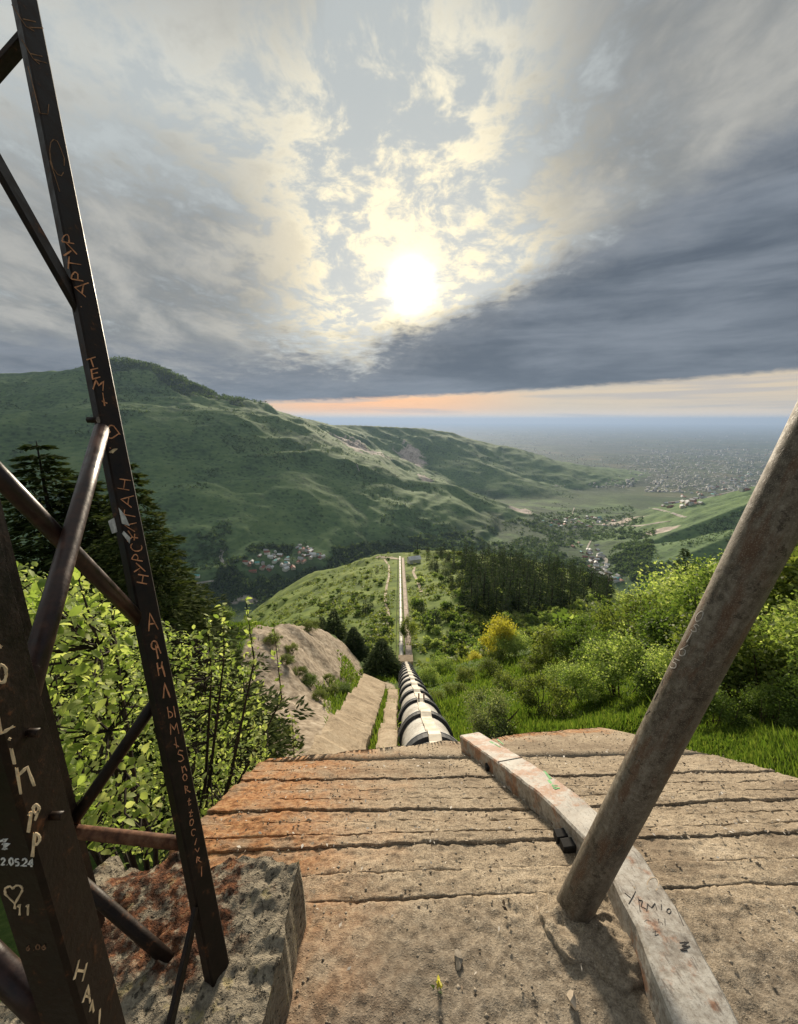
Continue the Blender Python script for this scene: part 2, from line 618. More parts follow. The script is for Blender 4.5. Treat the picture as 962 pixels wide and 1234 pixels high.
def mk_terrain(T, b):
    p = geo_pos(T)
    bare, forest, dist, plain = (aval(T, k) for k in ('bare', 'forest', 'dist', 'plain'))
    # near grass
    n1 = T.noise(p, 0.9, 5, 0.6)
    n2 = T.noise(p, 7.0, 4, 0.65)
    g = T.ramp(T.math('ADD', T.math('MULTIPLY', n1, 0.55), T.math('MULTIPLY', n2, 0.45)),
               [(0.30, (0.028, 0.050, 0.014)), (0.5, (0.065, 0.105, 0.026)), (0.68, (0.125, 0.17, 0.045))])
    # middle and far meadow slopes
    f1 = T.noise(p, 0.006, 6, 0.62)
    f2 = T.noise(T.mapping(p, scale=(1, 1, 3.0)), 0.035, 5, 0.65)
    fm = T.math('ADD', T.math('MULTIPLY', f1, 0.5), T.math('MULTIPLY', f2, 0.5))
    far = T.ramp(fm, [(0.36, (0.058, 0.100, 0.046)), (0.48, (0.105, 0.170, 0.068)), (0.60, (0.155, 0.225, 0.088)), (0.74, (0.20, 0.25, 0.11))])
    shr = T.voro(T.mapping(p, scale=(1, 1, 0.4)), 0.055)
    far = T.mix(T.ss(T.math('ADD', shr, T.math('MULTIPLY', f1, 0.5)), 0.62, 0.40, 0, 0.65), far, (0.034, 0.060, 0.028))
    ridge2 = T.mix(T.ss(dist, 0.05, 0.13), g, T.ramp(T.noise(p, 0.12, 6, 0.62), [(0.33, (0.060, 0.095, 0.022)), (0.52, (0.135, 0.19, 0.040)), (0.68, (0.22, 0.26, 0.07))]))
    c = T.mix(T.ss(dist, 0.38, 0.60), ridge2, far)
    # wood
    fw = T.mix(T.ss(T.noise(p, 0.05, 4, 0.6), 0.35, 0.65), (0.036, 0.062, 0.034), (0.070, 0.105, 0.050))
    c = T.mix(forest, c, fw)
    # bare soil and rock
    sn = T.noise(p, 3.5, 6, 0.65)
    soil_n = T.ramp(sn, [(0.3, (0.12, 0.10, 0.075)), (0.46, (0.27, 0.22, 0.165)), (0.58, (0.38, 0.32, 0.25)), (0.72, (0.50, 0.44, 0.36))])
    sf = T.noise(T.mapping(p, scale=(1, 1, 0.35)), 0.05, 5, 0.65)
    soil_f = T.ramp(sf, [(0.35, (0.30, 0.25, 0.215)), (0.52, (0.52, 0.44, 0.385)), (0.7, (0.64, 0.56, 0.50))])
    soil = T.mix(T.ss(dist, 0.1, 0.4), soil_n, soil_f)
    c = T.mix(bare, c, soil)
    # the plain: fields, gardens and the town dissolving into specks
    cell = T.n('ShaderNodeTexVoronoi', feature='F1', distance='CHEBYCHEV')
    T.put(cell.inputs['Vector'], T.mapping(p, scale=(1, 1, 0)))
    cell.inputs['Scale'].default_value = 0.0022
    sepc = T.n('ShaderNodeSeparateColor')
    T.put(sepc.inputs[0], cell.outputs['Color'])
    fld = T.ramp(sepc.outputs[0], [(0.0, (0.035, 0.055, 0.028)), (0.4, (0.06, 0.085, 0.04)), (0.75, (0.09, 0.11, 0.055)), (1.0, (0.14, 0.13, 0.08))])
    town = T.ss(T.noise(T.mapping(p, scale=(1, 1, 0)), 0.00022, 5, 0.6), 0.44, 0.60)
    spk = T.math('MULTIPLY', T.ss(T.noise(T.mapping(p, scale=(1, 1, 0)), 0.012, 3, 0.7), 0.56, 0.66), town)
    fld = T.mix(T.math('MULTIPLY', town, 0.55), fld, (0.055, 0.07, 0.07))
    fld = T.mix(T.math('MULTIPLY', spk, 0.75), fld, (0.42, 0.40, 0.38))
    c = T.mix(plain, c, fld)
    h = T.math('ADD', T.math('MULTIPLY', n2, 0.6), T.math('MULTIPLY', sn, 0.4))
    nd = T.n('ShaderNodeBump')
    nd.inputs['Strength'].default_value = 0.6
    nd.inputs['Distance'].default_value = 0.08
    T.put(nd.inputs['Height'], h)
    nf = T.n('ShaderNodeBump')
    nf.inputs['Strength'].default_value = 0.5
    nf.inputs['Distance'].default_value = 4.0
    T.put(nf.inputs['Height'], T.math('MULTIPLY', f2, T.ss(dist, 0.3, 0.8)))
    T.t.links.new(nd.outputs[0], nf.inputs['Normal'])
    T.t.links.new(nf.outputs[0], b.inputs['Normal'])
    return c


MAT_TERRAIN = material('terrain', mk_terrain, 0.95, 0.1)
build_terrain()


def build_haze():
    bm = bmesh.new()
    x0, x1, y0, y1, z0, z1 = -102000, 102000, -102000, 102000, -880, GRID['top'] + 25
    vs = [bm.verts.new(c) for c in ((x0, y0, z0), (x1, y0, z0), (x1, y1, z0), (x0, y1, z0), (x0, y0, z1), (x1, y0, z1), (x1, y1, z1), (x0, y1, z1))]
    for f in ((0, 3, 2, 1), (4, 5, 6, 7), (0, 1, 5, 4), (1, 2, 6, 5), (2, 3, 7, 6), (3, 0, 4, 7)):
        bm.faces.new([vs[i] for i in f])
    me = bpy.data.meshes.new('haze')
    bm.to_mesh(me)
    m = bpy.data.materials.new('haze_air')
    m.use_nodes = True
    T = NT(m.node_tree)
    out = T.n('ShaderNodeOutputMaterial')
    v = T.n('ShaderNodeVolumePrincipled')
    v.inputs['Color'].default_value = (0.36, 0.49, 0.74, 1)
    v.inputs['Density'].default_value = HAZE
    v.inputs['Anisotropy'].default_value = 0.2
    T.t.links.new(v.outputs[0], out.inputs['Volume'])
    o = link('haze', me, m)
    tag(o, 'pale blue air haze filling the valley and plain', 'haze', kind='stuff')


HAZE = 3.6e-5


# ------------------------------------------------------------------ foreground materials
def mk_concrete(T, b):
    p = geo_pos(T)
    n1 = T.noise(p, 3.0, 6, 0.6)
    n2 = T.noise(p, 38.0, 5, 0.65)
    n3 = T.noise(p, 190.0, 3, 0.6)
    sp = T.voro(p, 95.0)
    c = T.ramp(T.math('ADD', T.math('MULTIPLY', n1, 0.5), T.math('MULTIPLY', n2, 0.5)),
               [(0.30, (0.15, 0.115, 0.08)), (0.45, (0.31, 0.248, 0.178)), (0.57, (0.44, 0.362, 0.265)), (0.72, (0.55, 0.47, 0.365))])
    # fine sand grain
    c = T.mix(T.ss(n3, 0.45, 0.60, 0, 0.62), c, (0.10, 0.08, 0.06))
    c = T.mix(T.ss(T.noise(p, 85, 3, 0.6), 0.60, 0.68, 0, 0.6), c, (0.09, 0.07, 0.052))
    c = T.mix(T.ss(T.noise(T.mapping(p, loc=(4, 2, 1)), 120, 3, 0.6), 0.60, 0.68, 0, 0.7), c, (0.60, 0.53, 0.43))
    c = T.mix(T.ss(sp, 0.16, 0.08, 0, 0.7), c, (0.52, 0.46, 0.37))
    # damp brown patches
    c = T.mix(T.ss(T.noise(p, 1.6, 6, 0.65), 0.50, 0.66, 0, 0.6), c, (0.135, 0.10, 0.07))
    # greyer, darker tone blended in over the part nearest the camera
    sp2 = T.n('ShaderNodeSeparateXYZ')
    T.put(sp2.inputs[0], p)
    near_grey = T.math('ADD', sp2.outputs[1], T.math('MULTIPLY', T.noise(p, 3.2, 6, 0.7), 1.1))
    c = T.mix(T.ss(near_grey, 1.85, 1.35, 0, 0.6), c, T.mix(T.ss(n2, 0.35, 0.65), (0.105, 0.09, 0.073), (0.25, 0.22, 0.18)))
    # iron stain running from the steel along the left and far edges
    sep = T.n('ShaderNodeSeparateXYZ')
    T.put(sep.inputs[0], p)
    x, y, z = sep.outputs
    el = T.math('ADD', x, T.math('MULTIPLY', T.noise(p, 2.6, 5, 0.65), 1.3))
    rust_l = T.ss(el, 0.85, -0.15)
    er = T.math('ADD', T.math('SUBTRACT', y, T.math('MULTIPLY', x, 0.34)), T.math('MULTIPLY', T.noise(p, 5, 4, 0.6), 0.8))
    rust_f = T.math('MULTIPLY', T.ss(er, 3.02, 3.22), T.ss(x, 0.2, 1.2))
    rust = T.math('MAXIMUM', rust_l, rust_f)
    rc = T.ramp(n2, [(0.32, (0.13, 0.046, 0.016)), (0.5, (0.33, 0.145, 0.055)), (0.68, (0.46, 0.27, 0.13))])
    c = T.mix(T.math('MULTIPLY', rust, T.ss(T.noise(p, 9, 4, 0.6), 0.3, 0.6, 0.25, 0.85)), c, rc)
    h = T.math('ADD', T.math('MULTIPLY', n2, 0.7), T.math('ADD', T.math('MULTIPLY', n3, 0.25), T.math('MULTIPLY', T.ss(sp, 0.3, 0.0), 0.2)))
    bump(T, b, h, 0.7, 0.013)
    return c


def mk_pedestal(T, b):
    p = geo_pos(T)
    n1 = T.noise(p, 7.0, 6, 0.65)
    n2 = T.noise(p, 55.0, 5, 0.7)
    c = T.ramp(T.math('ADD', T.math('MULTIPLY', n1, 0.45), T.math('MULTIPLY', n2, 0.55)),
               [(0.30, (0.08, 0.07, 0.055)), (0.43, (0.22, 0.19, 0.145)), (0.56, (0.36, 0.315, 0.24)), (0.72, (0.54, 0.49, 0.39))])
    pit = T.noise(T.mapping(p, scale=(1, 0.7, 1)), 75, 3, 0.6)
    c = T.mix(T.ss(pit, 0.59, 0.66, 0, 0.8), c, (0.035, 0.03, 0.025))
    c = T.mix(T.ss(T.noise(p, 16, 4, 0.6), 0.60, 0.70, 0, 0.55), c, (0.42, 0.36, 0.17))     # lichen
    # rust scab spreading from the foot of the leg
    sep = T.n('ShaderNodeSeparateXYZ')
    T.put(sep.inputs[0], p)
    dx = T.math('DIVIDE', T.math('ADD', sep.outputs[0], 0.70), 0.27)
    dy = T.math('DIVIDE', T.math('SUBTRACT', sep.outputs[1], 0.96), 0.20)
    rr = T.math('SQRT', T.math('ADD', T.math('MULTIPLY', dx, dx), T.math('MULTIPLY', dy, dy)))
    rr = T.math('SUBTRACT', rr, T.math('MULTIPLY', T.math('SUBTRACT', T.noise(p, 11, 5, 0.7), 0.5), 1.7))
    rc = T.ramp(T.noise(p, 30, 5, 0.7), [(0.36, (0.022, 0.012, 0.009)), (0.5, (0.10, 0.036, 0.018)), (0.60, (0.23, 0.085, 0.036)), (0.72, (0.40, 0.28, 0.16))])
    c = T.mix(T.math('MULTIPLY', T.ss(rr, 1.05, 0.7, 0, 0.92), T.ss(T.noise(p, 22, 4, 0.7), 0.36, 0.52)), c, rc)
    bump(T, b, T.math('ADD', T.math('MULTIPLY', n1, 0.4), T.math('SUBTRACT', n2, T.math('MULTIPLY', T.ss(pit, 0.55, 0.66), 0.5))), 0.9, 0.02)
    return c


def mk_steel_dark(T, b):
    p = geo_pos(T)
    n = T.noise(p, 26, 6, 0.65)
    n2 = T.noise(p, 130, 4, 0.6)
    c = T.ramp(n, [(0.35, (0.010, 0.0065, 0.005)), (0.55, (0.022, 0.013, 0.009)), (0.72, (0.046, 0.025, 0.015))])
    c = T.mix(T.ss(T.math('ADD', n, T.math('MULTIPLY', n2, 0.4)), 0.80, 0.94, 0, 0.8), c, (0.13, 0.052, 0.022))
    T.put(b.inputs['Roughness'], T.ss(n, 0.3, 0.7, 0.38, 0.62))
    bump(T, b, T.math('ADD', n, T.math('MULTIPLY', n2, 0.5)), 0.25, 0.004)
    return c


def mk_steel_brace(T, b):
    p = geo_pos(T)
    n = T.noise(p, 34, 6, 0.65)
    c = T.ramp(n, [(0.35, (0.020, 0.0105, 0.009)), (0.55, (0.044, 0.020, 0.0155)), (0.72, (0.088, 0.040, 0.026))])
    T.put(b.inputs['Roughness'], T.ss(n, 0.3, 0.7, 0.30, 0.5))
    bump(T, b, n, 0.2, 0.004)
    return c


def mk_steel_rusty(T, b):
    p = geo_pos(T)
    n = T.noise(p, 40, 6, 0.65)
    c = T.ramp(n, [(0.35, (0.06, 0.027, 0.016)), (0.52, (0.15, 0.066, 0.034)), (0.7, (0.24, 0.13, 0.075))])
    bump(T, b, n, 0.3, 0.004)
    return c


def mk_pole(T, b):
    p = obj_co(T)
    st = T.mapping(p, scale=(1, 1, 0.22))
    n = T.noise(st, 11, 7, 0.72)
    n2 = T.noise(p, 60, 5, 0.65)
    n3 = T.noise(p, 330, 3, 0.6)
    c = T.ramp(T.math('ADD', T.math('MULTIPLY', n, 0.6), T.math('MULTIPLY', n2, 0.4)),
               [(0.36, (0.036, 0.029, 0.022)), (0.46, (0.10, 0.082, 0.062)), (0.55, (0.185, 0.16, 0.125)), (0.66, (0.31, 0.285, 0.24))])
    c = T.mix(T.ss(T.noise(st, 17, 5, 0.7), 0.50, 0.64, 0, 0.75), c, (0.115, 0.058, 0.032))
    c = T.mix(T.ss(T.noise(p, 24, 4, 0.65), 0.60, 0.66, 0, 0.7), c, (0.035, 0.026, 0.019))
    c = T.mix(T.ss(n3, 0.52, 0.66, 0, 0.35), c, (0.42, 0.37, 0.29))
    T.put(b.inputs['Roughness'], T.ss(n2, 0.3, 0.7, 0.5, 0.75))
    bump(T, b, T.math('ADD', n2, T.math('MULTIPLY', n3, 0.5)), 0.35, 0.006)
    return c


def mk_beam(T, b):
    p = geo_pos(T)
    n = T.noise(p, 7, 6, 0.65)
    n2 = T.noise(p, 45, 5, 0.7)
    n3 = T.noise(p, 240, 3, 0.6)
    sep = T.n('ShaderNodeSeparateXYZ')
    T.put(sep.inputs[0], p)
    c = T.ramp(T.math('ADD', T.math('MULTIPLY', n, 0.4), T.math('MULTIPLY', n2, 0.6)),
               [(0.32, (0.11, 0.092, 0.078)), (0.44, (0.26, 0.235, 0.205)), (0.55, (0.38, 0.365, 0.335)), (0.7, (0.52, 0.51, 0.48))])
    rust = T.math('ADD', T.noise(p, 6.5, 6, 0.7), T.ss(sep.outputs[1], 1.2, 2.4, -0.06, 0.05))
    rc = T.ramp(n2, [(0.35, (0.15, 0.06, 0.028)), (0.6, (0.34, 0.17, 0.09)), (0.75, (0.46, 0.34, 0.24))])
    c = T.mix(T.ss(rust, 0.47, 0.58, 0, 0.85), c, rc)
    c = T.mix(T.ss(n3, 0.55, 0.68, 0, 0.5), c, (0.12, 0.10, 0.085))
    sc = T.noise(T.mapping(p, scale=(3, 0.7, 1), rot=(0, 0, 0.5)), 26, 4, 0.75)
    c = T.mix(T.ss(sc, 0.55, 0.63, 0, 0.6), c, (0.10, 0.085, 0.075))
    T.put(b.inputs['Roughness'], T.ss(n2, 0.3, 0.7, 0.45, 0.75))
    bump(T, b, n2, 0.3, 0.005)
    return c


def flat(col, var=0.25, scale=20.0):
    def f(T, b):
        n = T.noise(obj_co(T), scale, 4, 0.6)
        lo = tuple(max(0, v * (1 - var)) for v in col)
        hi = tuple(min(1, v * (1 + var)) for v in col)
        return T.mix(T.ss(n, 0.35, 0.65), lo, hi)
    return f


M = {
    'concrete': material('weathered_concrete', mk_concrete, 0.95, 0.15),
    'pedestal': material('pitted_concrete', mk_pedestal, 0.95, 0.15),
    'steel': material('dark_painted_steel', mk_steel_dark, 0.5, 0.25),
    'brace': material('maroon_painted_steel', mk_steel_brace, 0.42, 0.45),
    'rusty': material('rusty_steel', mk_steel_rusty, 0.75, 0.25),
    'pole': material('rusty_galvanised_steel', mk_pole, 0.62, 0.35),
    'beam': material('worn_grey_paint', mk_beam, 0.6, 0.35),
    'scratch_orange': material('scratch_orange', flat((0.72, 0.34, 0.18), 0.3, 60), 0.85),
    'scratch_cream': material('scratch_cream', flat((0.80, 0.62, 0.40), 0.25, 60), 0.85),
    'scratch_white': material('marker_white', flat((0.80, 0.80, 0.78), 0.15, 60), 0.8),
    'scratch_dim': material('scratch_dim', flat((0.30, 0.17, 0.10), 0.3, 60), 0.85),
    'ink': material('dark_ink', flat((0.055, 0.05, 0.05), 0.3, 60), 0.85),
    'pale_scratch': material('pale_scratch', flat((0.50, 0.47, 0.43), 0.2, 60), 0.8),
    'green_paint': material('green_paint', flat((0.12, 0.33, 0.13), 0.3, 40), 0.7),
    'tape': material('silver_tape', flat((0.62, 0.62, 0.60), 0.25, 45), 0.35, 0.6),
    'rubber': material('black_rubber', flat((0.02, 0.02, 0.02), 0.3), 0.7),
    'chip': material('bark_chips', flat((0.52, 0.43, 0.33), 0.5, 3.0), 0.9),
    'twig': material('dry_twigs', flat((0.09, 0.065, 0.045), 0.4, 3.0), 0.9),
    'stone': material('grey_stone', flat((0.26, 0.225, 0.18), 0.35, 30), 0.9),
}

# ------------------------------------------------------------------ concrete platform
DY = np.array([-2.5, -1.0, 0.0, 0.6, 1.0, 1.5, 2.0, 2.6, 3.1, 3.6, 4.2])
DZ = np.array([-1.50, -1.52, -1.545, -1.59, -1.66, -1.82, -2.07, -2.40, -2.69, -2.98, -3.33])


def deck_z(y):
    y = np.asarray(y, float)
    return (np.interp(y - 0.12, DY, DZ) + np.interp(y, DY, DZ) * 2 + np.interp(y + 0.12, DY, DZ)) / 4


def on_deck(px, py, lift=0.0):
    d = pdir(px, py)
    Y = np.linspace(0.05, 4.2, 3000)
    g = deck_z(Y) + lift - d.z / d.y * Y
    i = int(np.argmax(g > 0))
    y = Y[i]
    return Vector((d.x / d.y * y, y, float(deck_z(y)) + lift))


def deck_far(x):
    return np.interp(x, [-2, -0.9, 0.3, 1.95, 4], [2.15, 2.50, 2.93, 3.50, 3.9]) + 0.05 * fbm(x * 6, x * 0 + 2.2, 3, 5)


def deck_right(y):
    return np.interp(y, [-2.5, 0.6, 2.15, 3.5, 4.5], [3.5, 3.1, 2.47, 1.95, 1.6]) + 0.05 * fbm(y * 6, y * 0 + 5.2, 3, 6)


def deck_left(y):
    return np.interp(y, [-2.5, 1.0, 4], [-1.02, -0.98, -0.88]) + 0.06 * fbm(y * 5, y * 0 + 9.2, 3, 7)


def build_platform():
    joints_px = [1082, 1050, 1017, 1003, 987, 974, 961, 949, 937, 926, 914]
    js = [on_deck(480, q).y for q in joints_px]
    edges = [-2.4] + js + [9.0]
    # solid body under the courses
    nx, ny = 40, 50
    V, F = [], []
    ys = np.linspace(-2.4, 3.6, ny)
    for y in ys:
        for u in np.linspace(0, 1, nx):
            x = float(deck_left(y) + u * (deck_right(y) - deck_left(y)))
            yy = min(y, float(deck_far(x)) - 0.01)
            V.append((x, yy, float(deck_z(yy)) - 0.045))
    for j in range(ny - 1):
        for i in range(nx - 1):
            a = j * nx + i
            F.append((a, a + 1, a + nx + 1, a + nx))
    ring = [i for i in range(nx)] + [j * nx + nx - 1 for j in range(1, ny)] + [(ny - 1) * nx + i for i in range(nx - 2, -1, -1)] + [j * nx for j in range(ny - 2, 0, -1)]
    base = len(V)
    for i in ring:
        V.append((V[i][0], V[i][1], min(-6.0, V[i][2] - 3)))
    n = len(ring)
    for k in range(n):
        F.append((ring[(k + 1) % n], ring[k], base + k, base + (k + 1) % n))
    me = bpy.data.meshes.new('concrete_platform')
    me.from_pydata(V, [], F)
    body = link('concrete_platform', me, M['concrete'])
    body['kind'] = 'structure'
    for k in range(len(edges) - 1):
        y0, y1 = edges[k], edges[k + 1]
        near = k == 0
        nu = 380 if near else 240
        nv = 190 if near else max(18, min(44, int((min(y1, 3.6) - y0) / 0.008)))
        U, Vv = np.meshgrid(np.linspace(0, 1, nu), np.linspace(0, 1, nv))
        tilt = 0.045
        xm = -0.95 + U * 3.6
        wob = 0.0055 * fbm(xm * 5.0, xm * 0 + k * 3.3, 6, 11, 0.75)
        wob1 = 0.0055 * fbm(xm * 5.0, xm * 0 + (k + 1) * 3.3, 6, 11, 0.75)
        gap = (0.0015 if k < 3 else 0.0065) + 0.012 * np.clip(fbm(xm * 2.2, xm * 0 + k * 1.7, 4, 19) + 0.16 + 0.14 * math.sin(k * 2.6), 0, 1)
        ya = y0 + tilt * xm + (wob if k else 0)
        yb = y1 + tilt * xm + wob1 - gap
        X = xm
        Y = ya + (yb - ya) * (Vv ** (0.6 if near else 1))
        X = deck_left(Y) + U * (deck_right(Y) - deck_left(Y))
        fx = deck_far(X)
        Y = np.minimum(Y, fx)
        h = deck_z(Y) - 0.004 * (k % 3) + 0.002 * np.sin(k * 2.3)
        # coarse pitting and relief
        rel = 0.009 * fbm(X * 9, Y * 9, 4, 23) + 0.009 * fbm(X * 38, Y * 38, 4, 29, 0.6)
        rel = rel + 0.02 * fbm(X * 1.6, Y * 2.2, 3, 37)
        Z = h + rel
        ed = np.minimum(Vv if k else Vv * 0 + 1, 1 - Vv) * np.abs(yb - ya)
        brk = 0.001 + 0.022 * np.clip(fbm(X * 6, Y * 0 + k, 5, 43, 0.65) + 0.0, 0, 1)
        Z = Z - brk * (1 - sstep(ed, 0.0, 0.008)) * (0.6 + 0.4 * np.clip(fbm(X * 15, Y * 15, 2, 47) + 0.5, 0, 1))
        dpt = Y[-1] - Y[0]
        good = np.where(dpt > 0.035)[0]
        if len(good) < 3:
            continue
        X, Y, Z = X[:, good[0]:good[-1] + 1], Y[:, good[0]:good[-1] + 1], Z[:, good[0]:good[-1] + 1]
        n0, n1 = X.shape
        top = np.stack([X.ravel(), Y.ravel(), Z.ravel()], 1)
        i = np.arange(n0 * n1).reshape(n0, n1)
        Fq = np.stack([i[:-1, :-1].ravel(), i[:-1, 1:].ravel(), i[1:, 1:].ravel(), i[1:, :-1].ravel()], 1)
        keep = (np.abs(Y[1:, :-1] - Y[:-1, :-1]) > 1e-4).ravel() | (np.abs(Y[1:, 1:] - Y[:-1, 1:]) > 1e-4).ravel()
        Fq = Fq[keep]
        if len(Fq) == 0:
            continue
        rg = np.concatenate([i[0, :], i[1:, -1], i[-1, -2::-1], i[-2:0:-1, 0]])
        low = top[rg].copy()
        low[:, 2] -= 0.06
        b0 = len(top)
        m = len(rg)
        kk = np.arange(m)
        side = np.stack([rg[(kk + 1) % m], rg[kk], b0 + kk, b0 + (kk + 1) % m], 1)
        me = mesh_np('concrete_course', np.concatenate([top, low]), np.concatenate([Fq, side]), True)
        link('concrete_course', me, M['concrete'], body)
    return body


PLATFORM = build_platform()

PED_Z = -1.42


def build_pedestal():
    x0, x1, y0, y1 = -1.0, -0.325, -0.5, 1.10
    nx, ny = 90, 180
    U, W = np.meshgrid(np.linspace(0, 1, nx), np.linspace(0, 1, ny))
    X = x0 + U * (x1 - x0)
    Y = y0 + W * (y1 - y0)
    far = 0.05 * fbm(X * 11, X * 0 + 1, 4, 3) + 0.03 * (1 - U) * 0
    Y = Y + W ** 4 * far
    X = X + U ** 14 * 0.012 * fbm(Y * 13, Y * 0 + 4, 3, 5) + (1 - U) ** 8 * 0.05 * fbm(Y * 6, Y * 0 + 8, 3, 6)
    Z = PED_Z + 0.011 * fbm(X * 7, Y * 7, 4, 8) + 0.010 * fbm(X * 34, Y * 34, 3, 9) + 0.006 * fbm(X * 90, Y * 90, 2, 10)
    brk = (1 - sstep((1 - W) * (y1 - y0), 0, 0.10)) * (0.5 + fbm(X * 12, Y * 12, 3, 12))
    Z = Z - 0.05 * np.clip(brk, 0, 1) * (U < 0.93) * (1 - sstep(U, 0.6, 0.9))
    Z = Z - 0.008 * (1 - sstep((1 - U) * (x1 - x0), 0, 0.010)) * np.clip(fbm(X * 0, Y * 18, 3, 13) + .1, 0, 1)
    top = np.stack([X.ravel(), Y.ravel(), Z.ravel()], 1)
    i = np.arange(nx * ny).reshape(ny, nx)
    F = np.stack([i[:-1, :-1].ravel(), i[:-1, 1:].ravel(), i[1:, 1:].ravel(), i[1:, :-1].ravel()], 1)
    rg = np.concatenate([i[0, :], i[1:, -1], i[-1, -2::-1], i[-2:0:-1, 0]])
    low = top[rg].copy()
    m = len(rg)
    allv, faces = [top, low], [F]
    b0, prev = len(top) + m, len(top) + np.arange(m)
    kk = np.arange(m)
    for lv in range(1, 7):
        l2 = low.copy()
        l2[:, 2] = low[:, 2] + (-2.6 - low[:, 2]) * (0.008, 0.03, 0.09, 0.15, 0.3, 1.0)[lv - 1]
        l2[:, 0] += np.where(l2[:, 0] > -0.4, 0.012 * np.clip((low[:, 2] - l2[:, 2]) / 0.25, 0, 1), 0)
        jit = 0.006 * fbm(l2[:, 1] * 14 + l2[:, 0] * 9, l2[:, 2] * 14, 3, 15)
        l2[:, 0] += jit * np.sign(l2[:, 0] + 0.67)
        l2[:, 1] += jit
        allv.append(l2)
        cur = b0 + kk
        faces.append(np.stack([prev[(kk + 1) % m], prev[kk], cur[kk], cur[(kk + 1) % m]], 1))
        prev = cur
        b0 += m
    me = mesh_np('concrete_pedestal', np.concatenate(allv), np.concatenate(faces), True)
    o = link('concrete_pedestal', me, M['pedestal'])
    tag(o, 'pitted concrete pedestal with rust scab under the lattice tower', 'pedestal')
    return o


build_pedestal()


# ------------------------------------------------------------------ bars, tubes, strokes
def frame_of(a, b, up=Vector((0, 0, 1))):
    w = (b - a).normalized()
    u = w.cross(up)
    if u.length < 1e-4:
        u = w.cross(Vector((0, 1, 0)))
    u.normalize()
    v = u.cross(w).normalized()
    return u, v, w


def tube_mesh(name, pts, rad, seg=16, cap=True):
    pts = [Vector(p) for p in pts]
    rads = rad if isinstance(rad, (list, tuple)) else [rad] * len(pts)
    V, F = [], []
    for i, p in enumerate(pts):
        a = pts[max(i - 1, 0)]
        b = pts[min(i + 1, len(pts) - 1)]
        u, v, w = frame_of(a, b)
        for k in range(seg):
            t = 2 * math.pi * k / seg
            V.append(p + (u * math.cos(t) + v * math.sin(t)) * rads[i])
    for i in range(len(pts) - 1):
        for k in range(seg):
            a, b = i * seg + k, i * seg + (k + 1) % seg
            F.append((a, b, b + seg, a + seg))
    if cap:
        F.append(tuple(range(seg))[::-1])
        F.append(tuple(range((len(pts) - 1) * seg, len(pts) * seg)))
    me = bpy.data.meshes.new(name)
    me.from_pydata([tuple(v) for v in V], [], F)
    for p in me.polygons:
        p.use_smooth = len(p.vertices) == 4
    return me


def prism_mesh(name, a, b, su, sv, du, dv, bev=0.004):
    """bar from a to b with section vectors su, sv (half sizes du, dv), rounded edges"""
    a, b = Vector(a), Vector(b)
    bm = bmesh.new()
    prof = []
    for (sx, sy) in ((1, 1), (-1, 1), (-1, -1), (1, -1)):
        for (ox, oy) in (((0, -1), (-1, 0)) if sx * sy > 0 else ((-1, 0), (0, -1))):
            prof.append((sx * (du + bev * ox), sy * (dv + bev * oy)))
    r0 = [bm.verts.new(a + su * p + sv * q) for p, q in prof]
    r1 = [bm.verts.new(b + su * p + sv * q) for p, q in prof]
    n = len(prof)
    for i in range(n):
        bm.faces.new((r0[i], r0[(i + 1) % n], r1[(i + 1) % n], r1[i]))
    bm.faces.new(r0[::-1])
    bm.faces.new(r1)
    bmesh.ops.recalc_face_normals(bm, faces=bm.faces)
    me = bpy.data.meshes.new(name)
    bm.to_mesh(me)
    bm.free()
    return me


def arc(cx, cy, rx, ry, a0, a1, n=9):
    return [(cx + rx * math.cos(R(a0 + (a1 - a0) * i / (n - 1))), cy + ry * math.sin(R(a0 + (a1 - a0) * i / (n - 1)))) for i in range(n)]


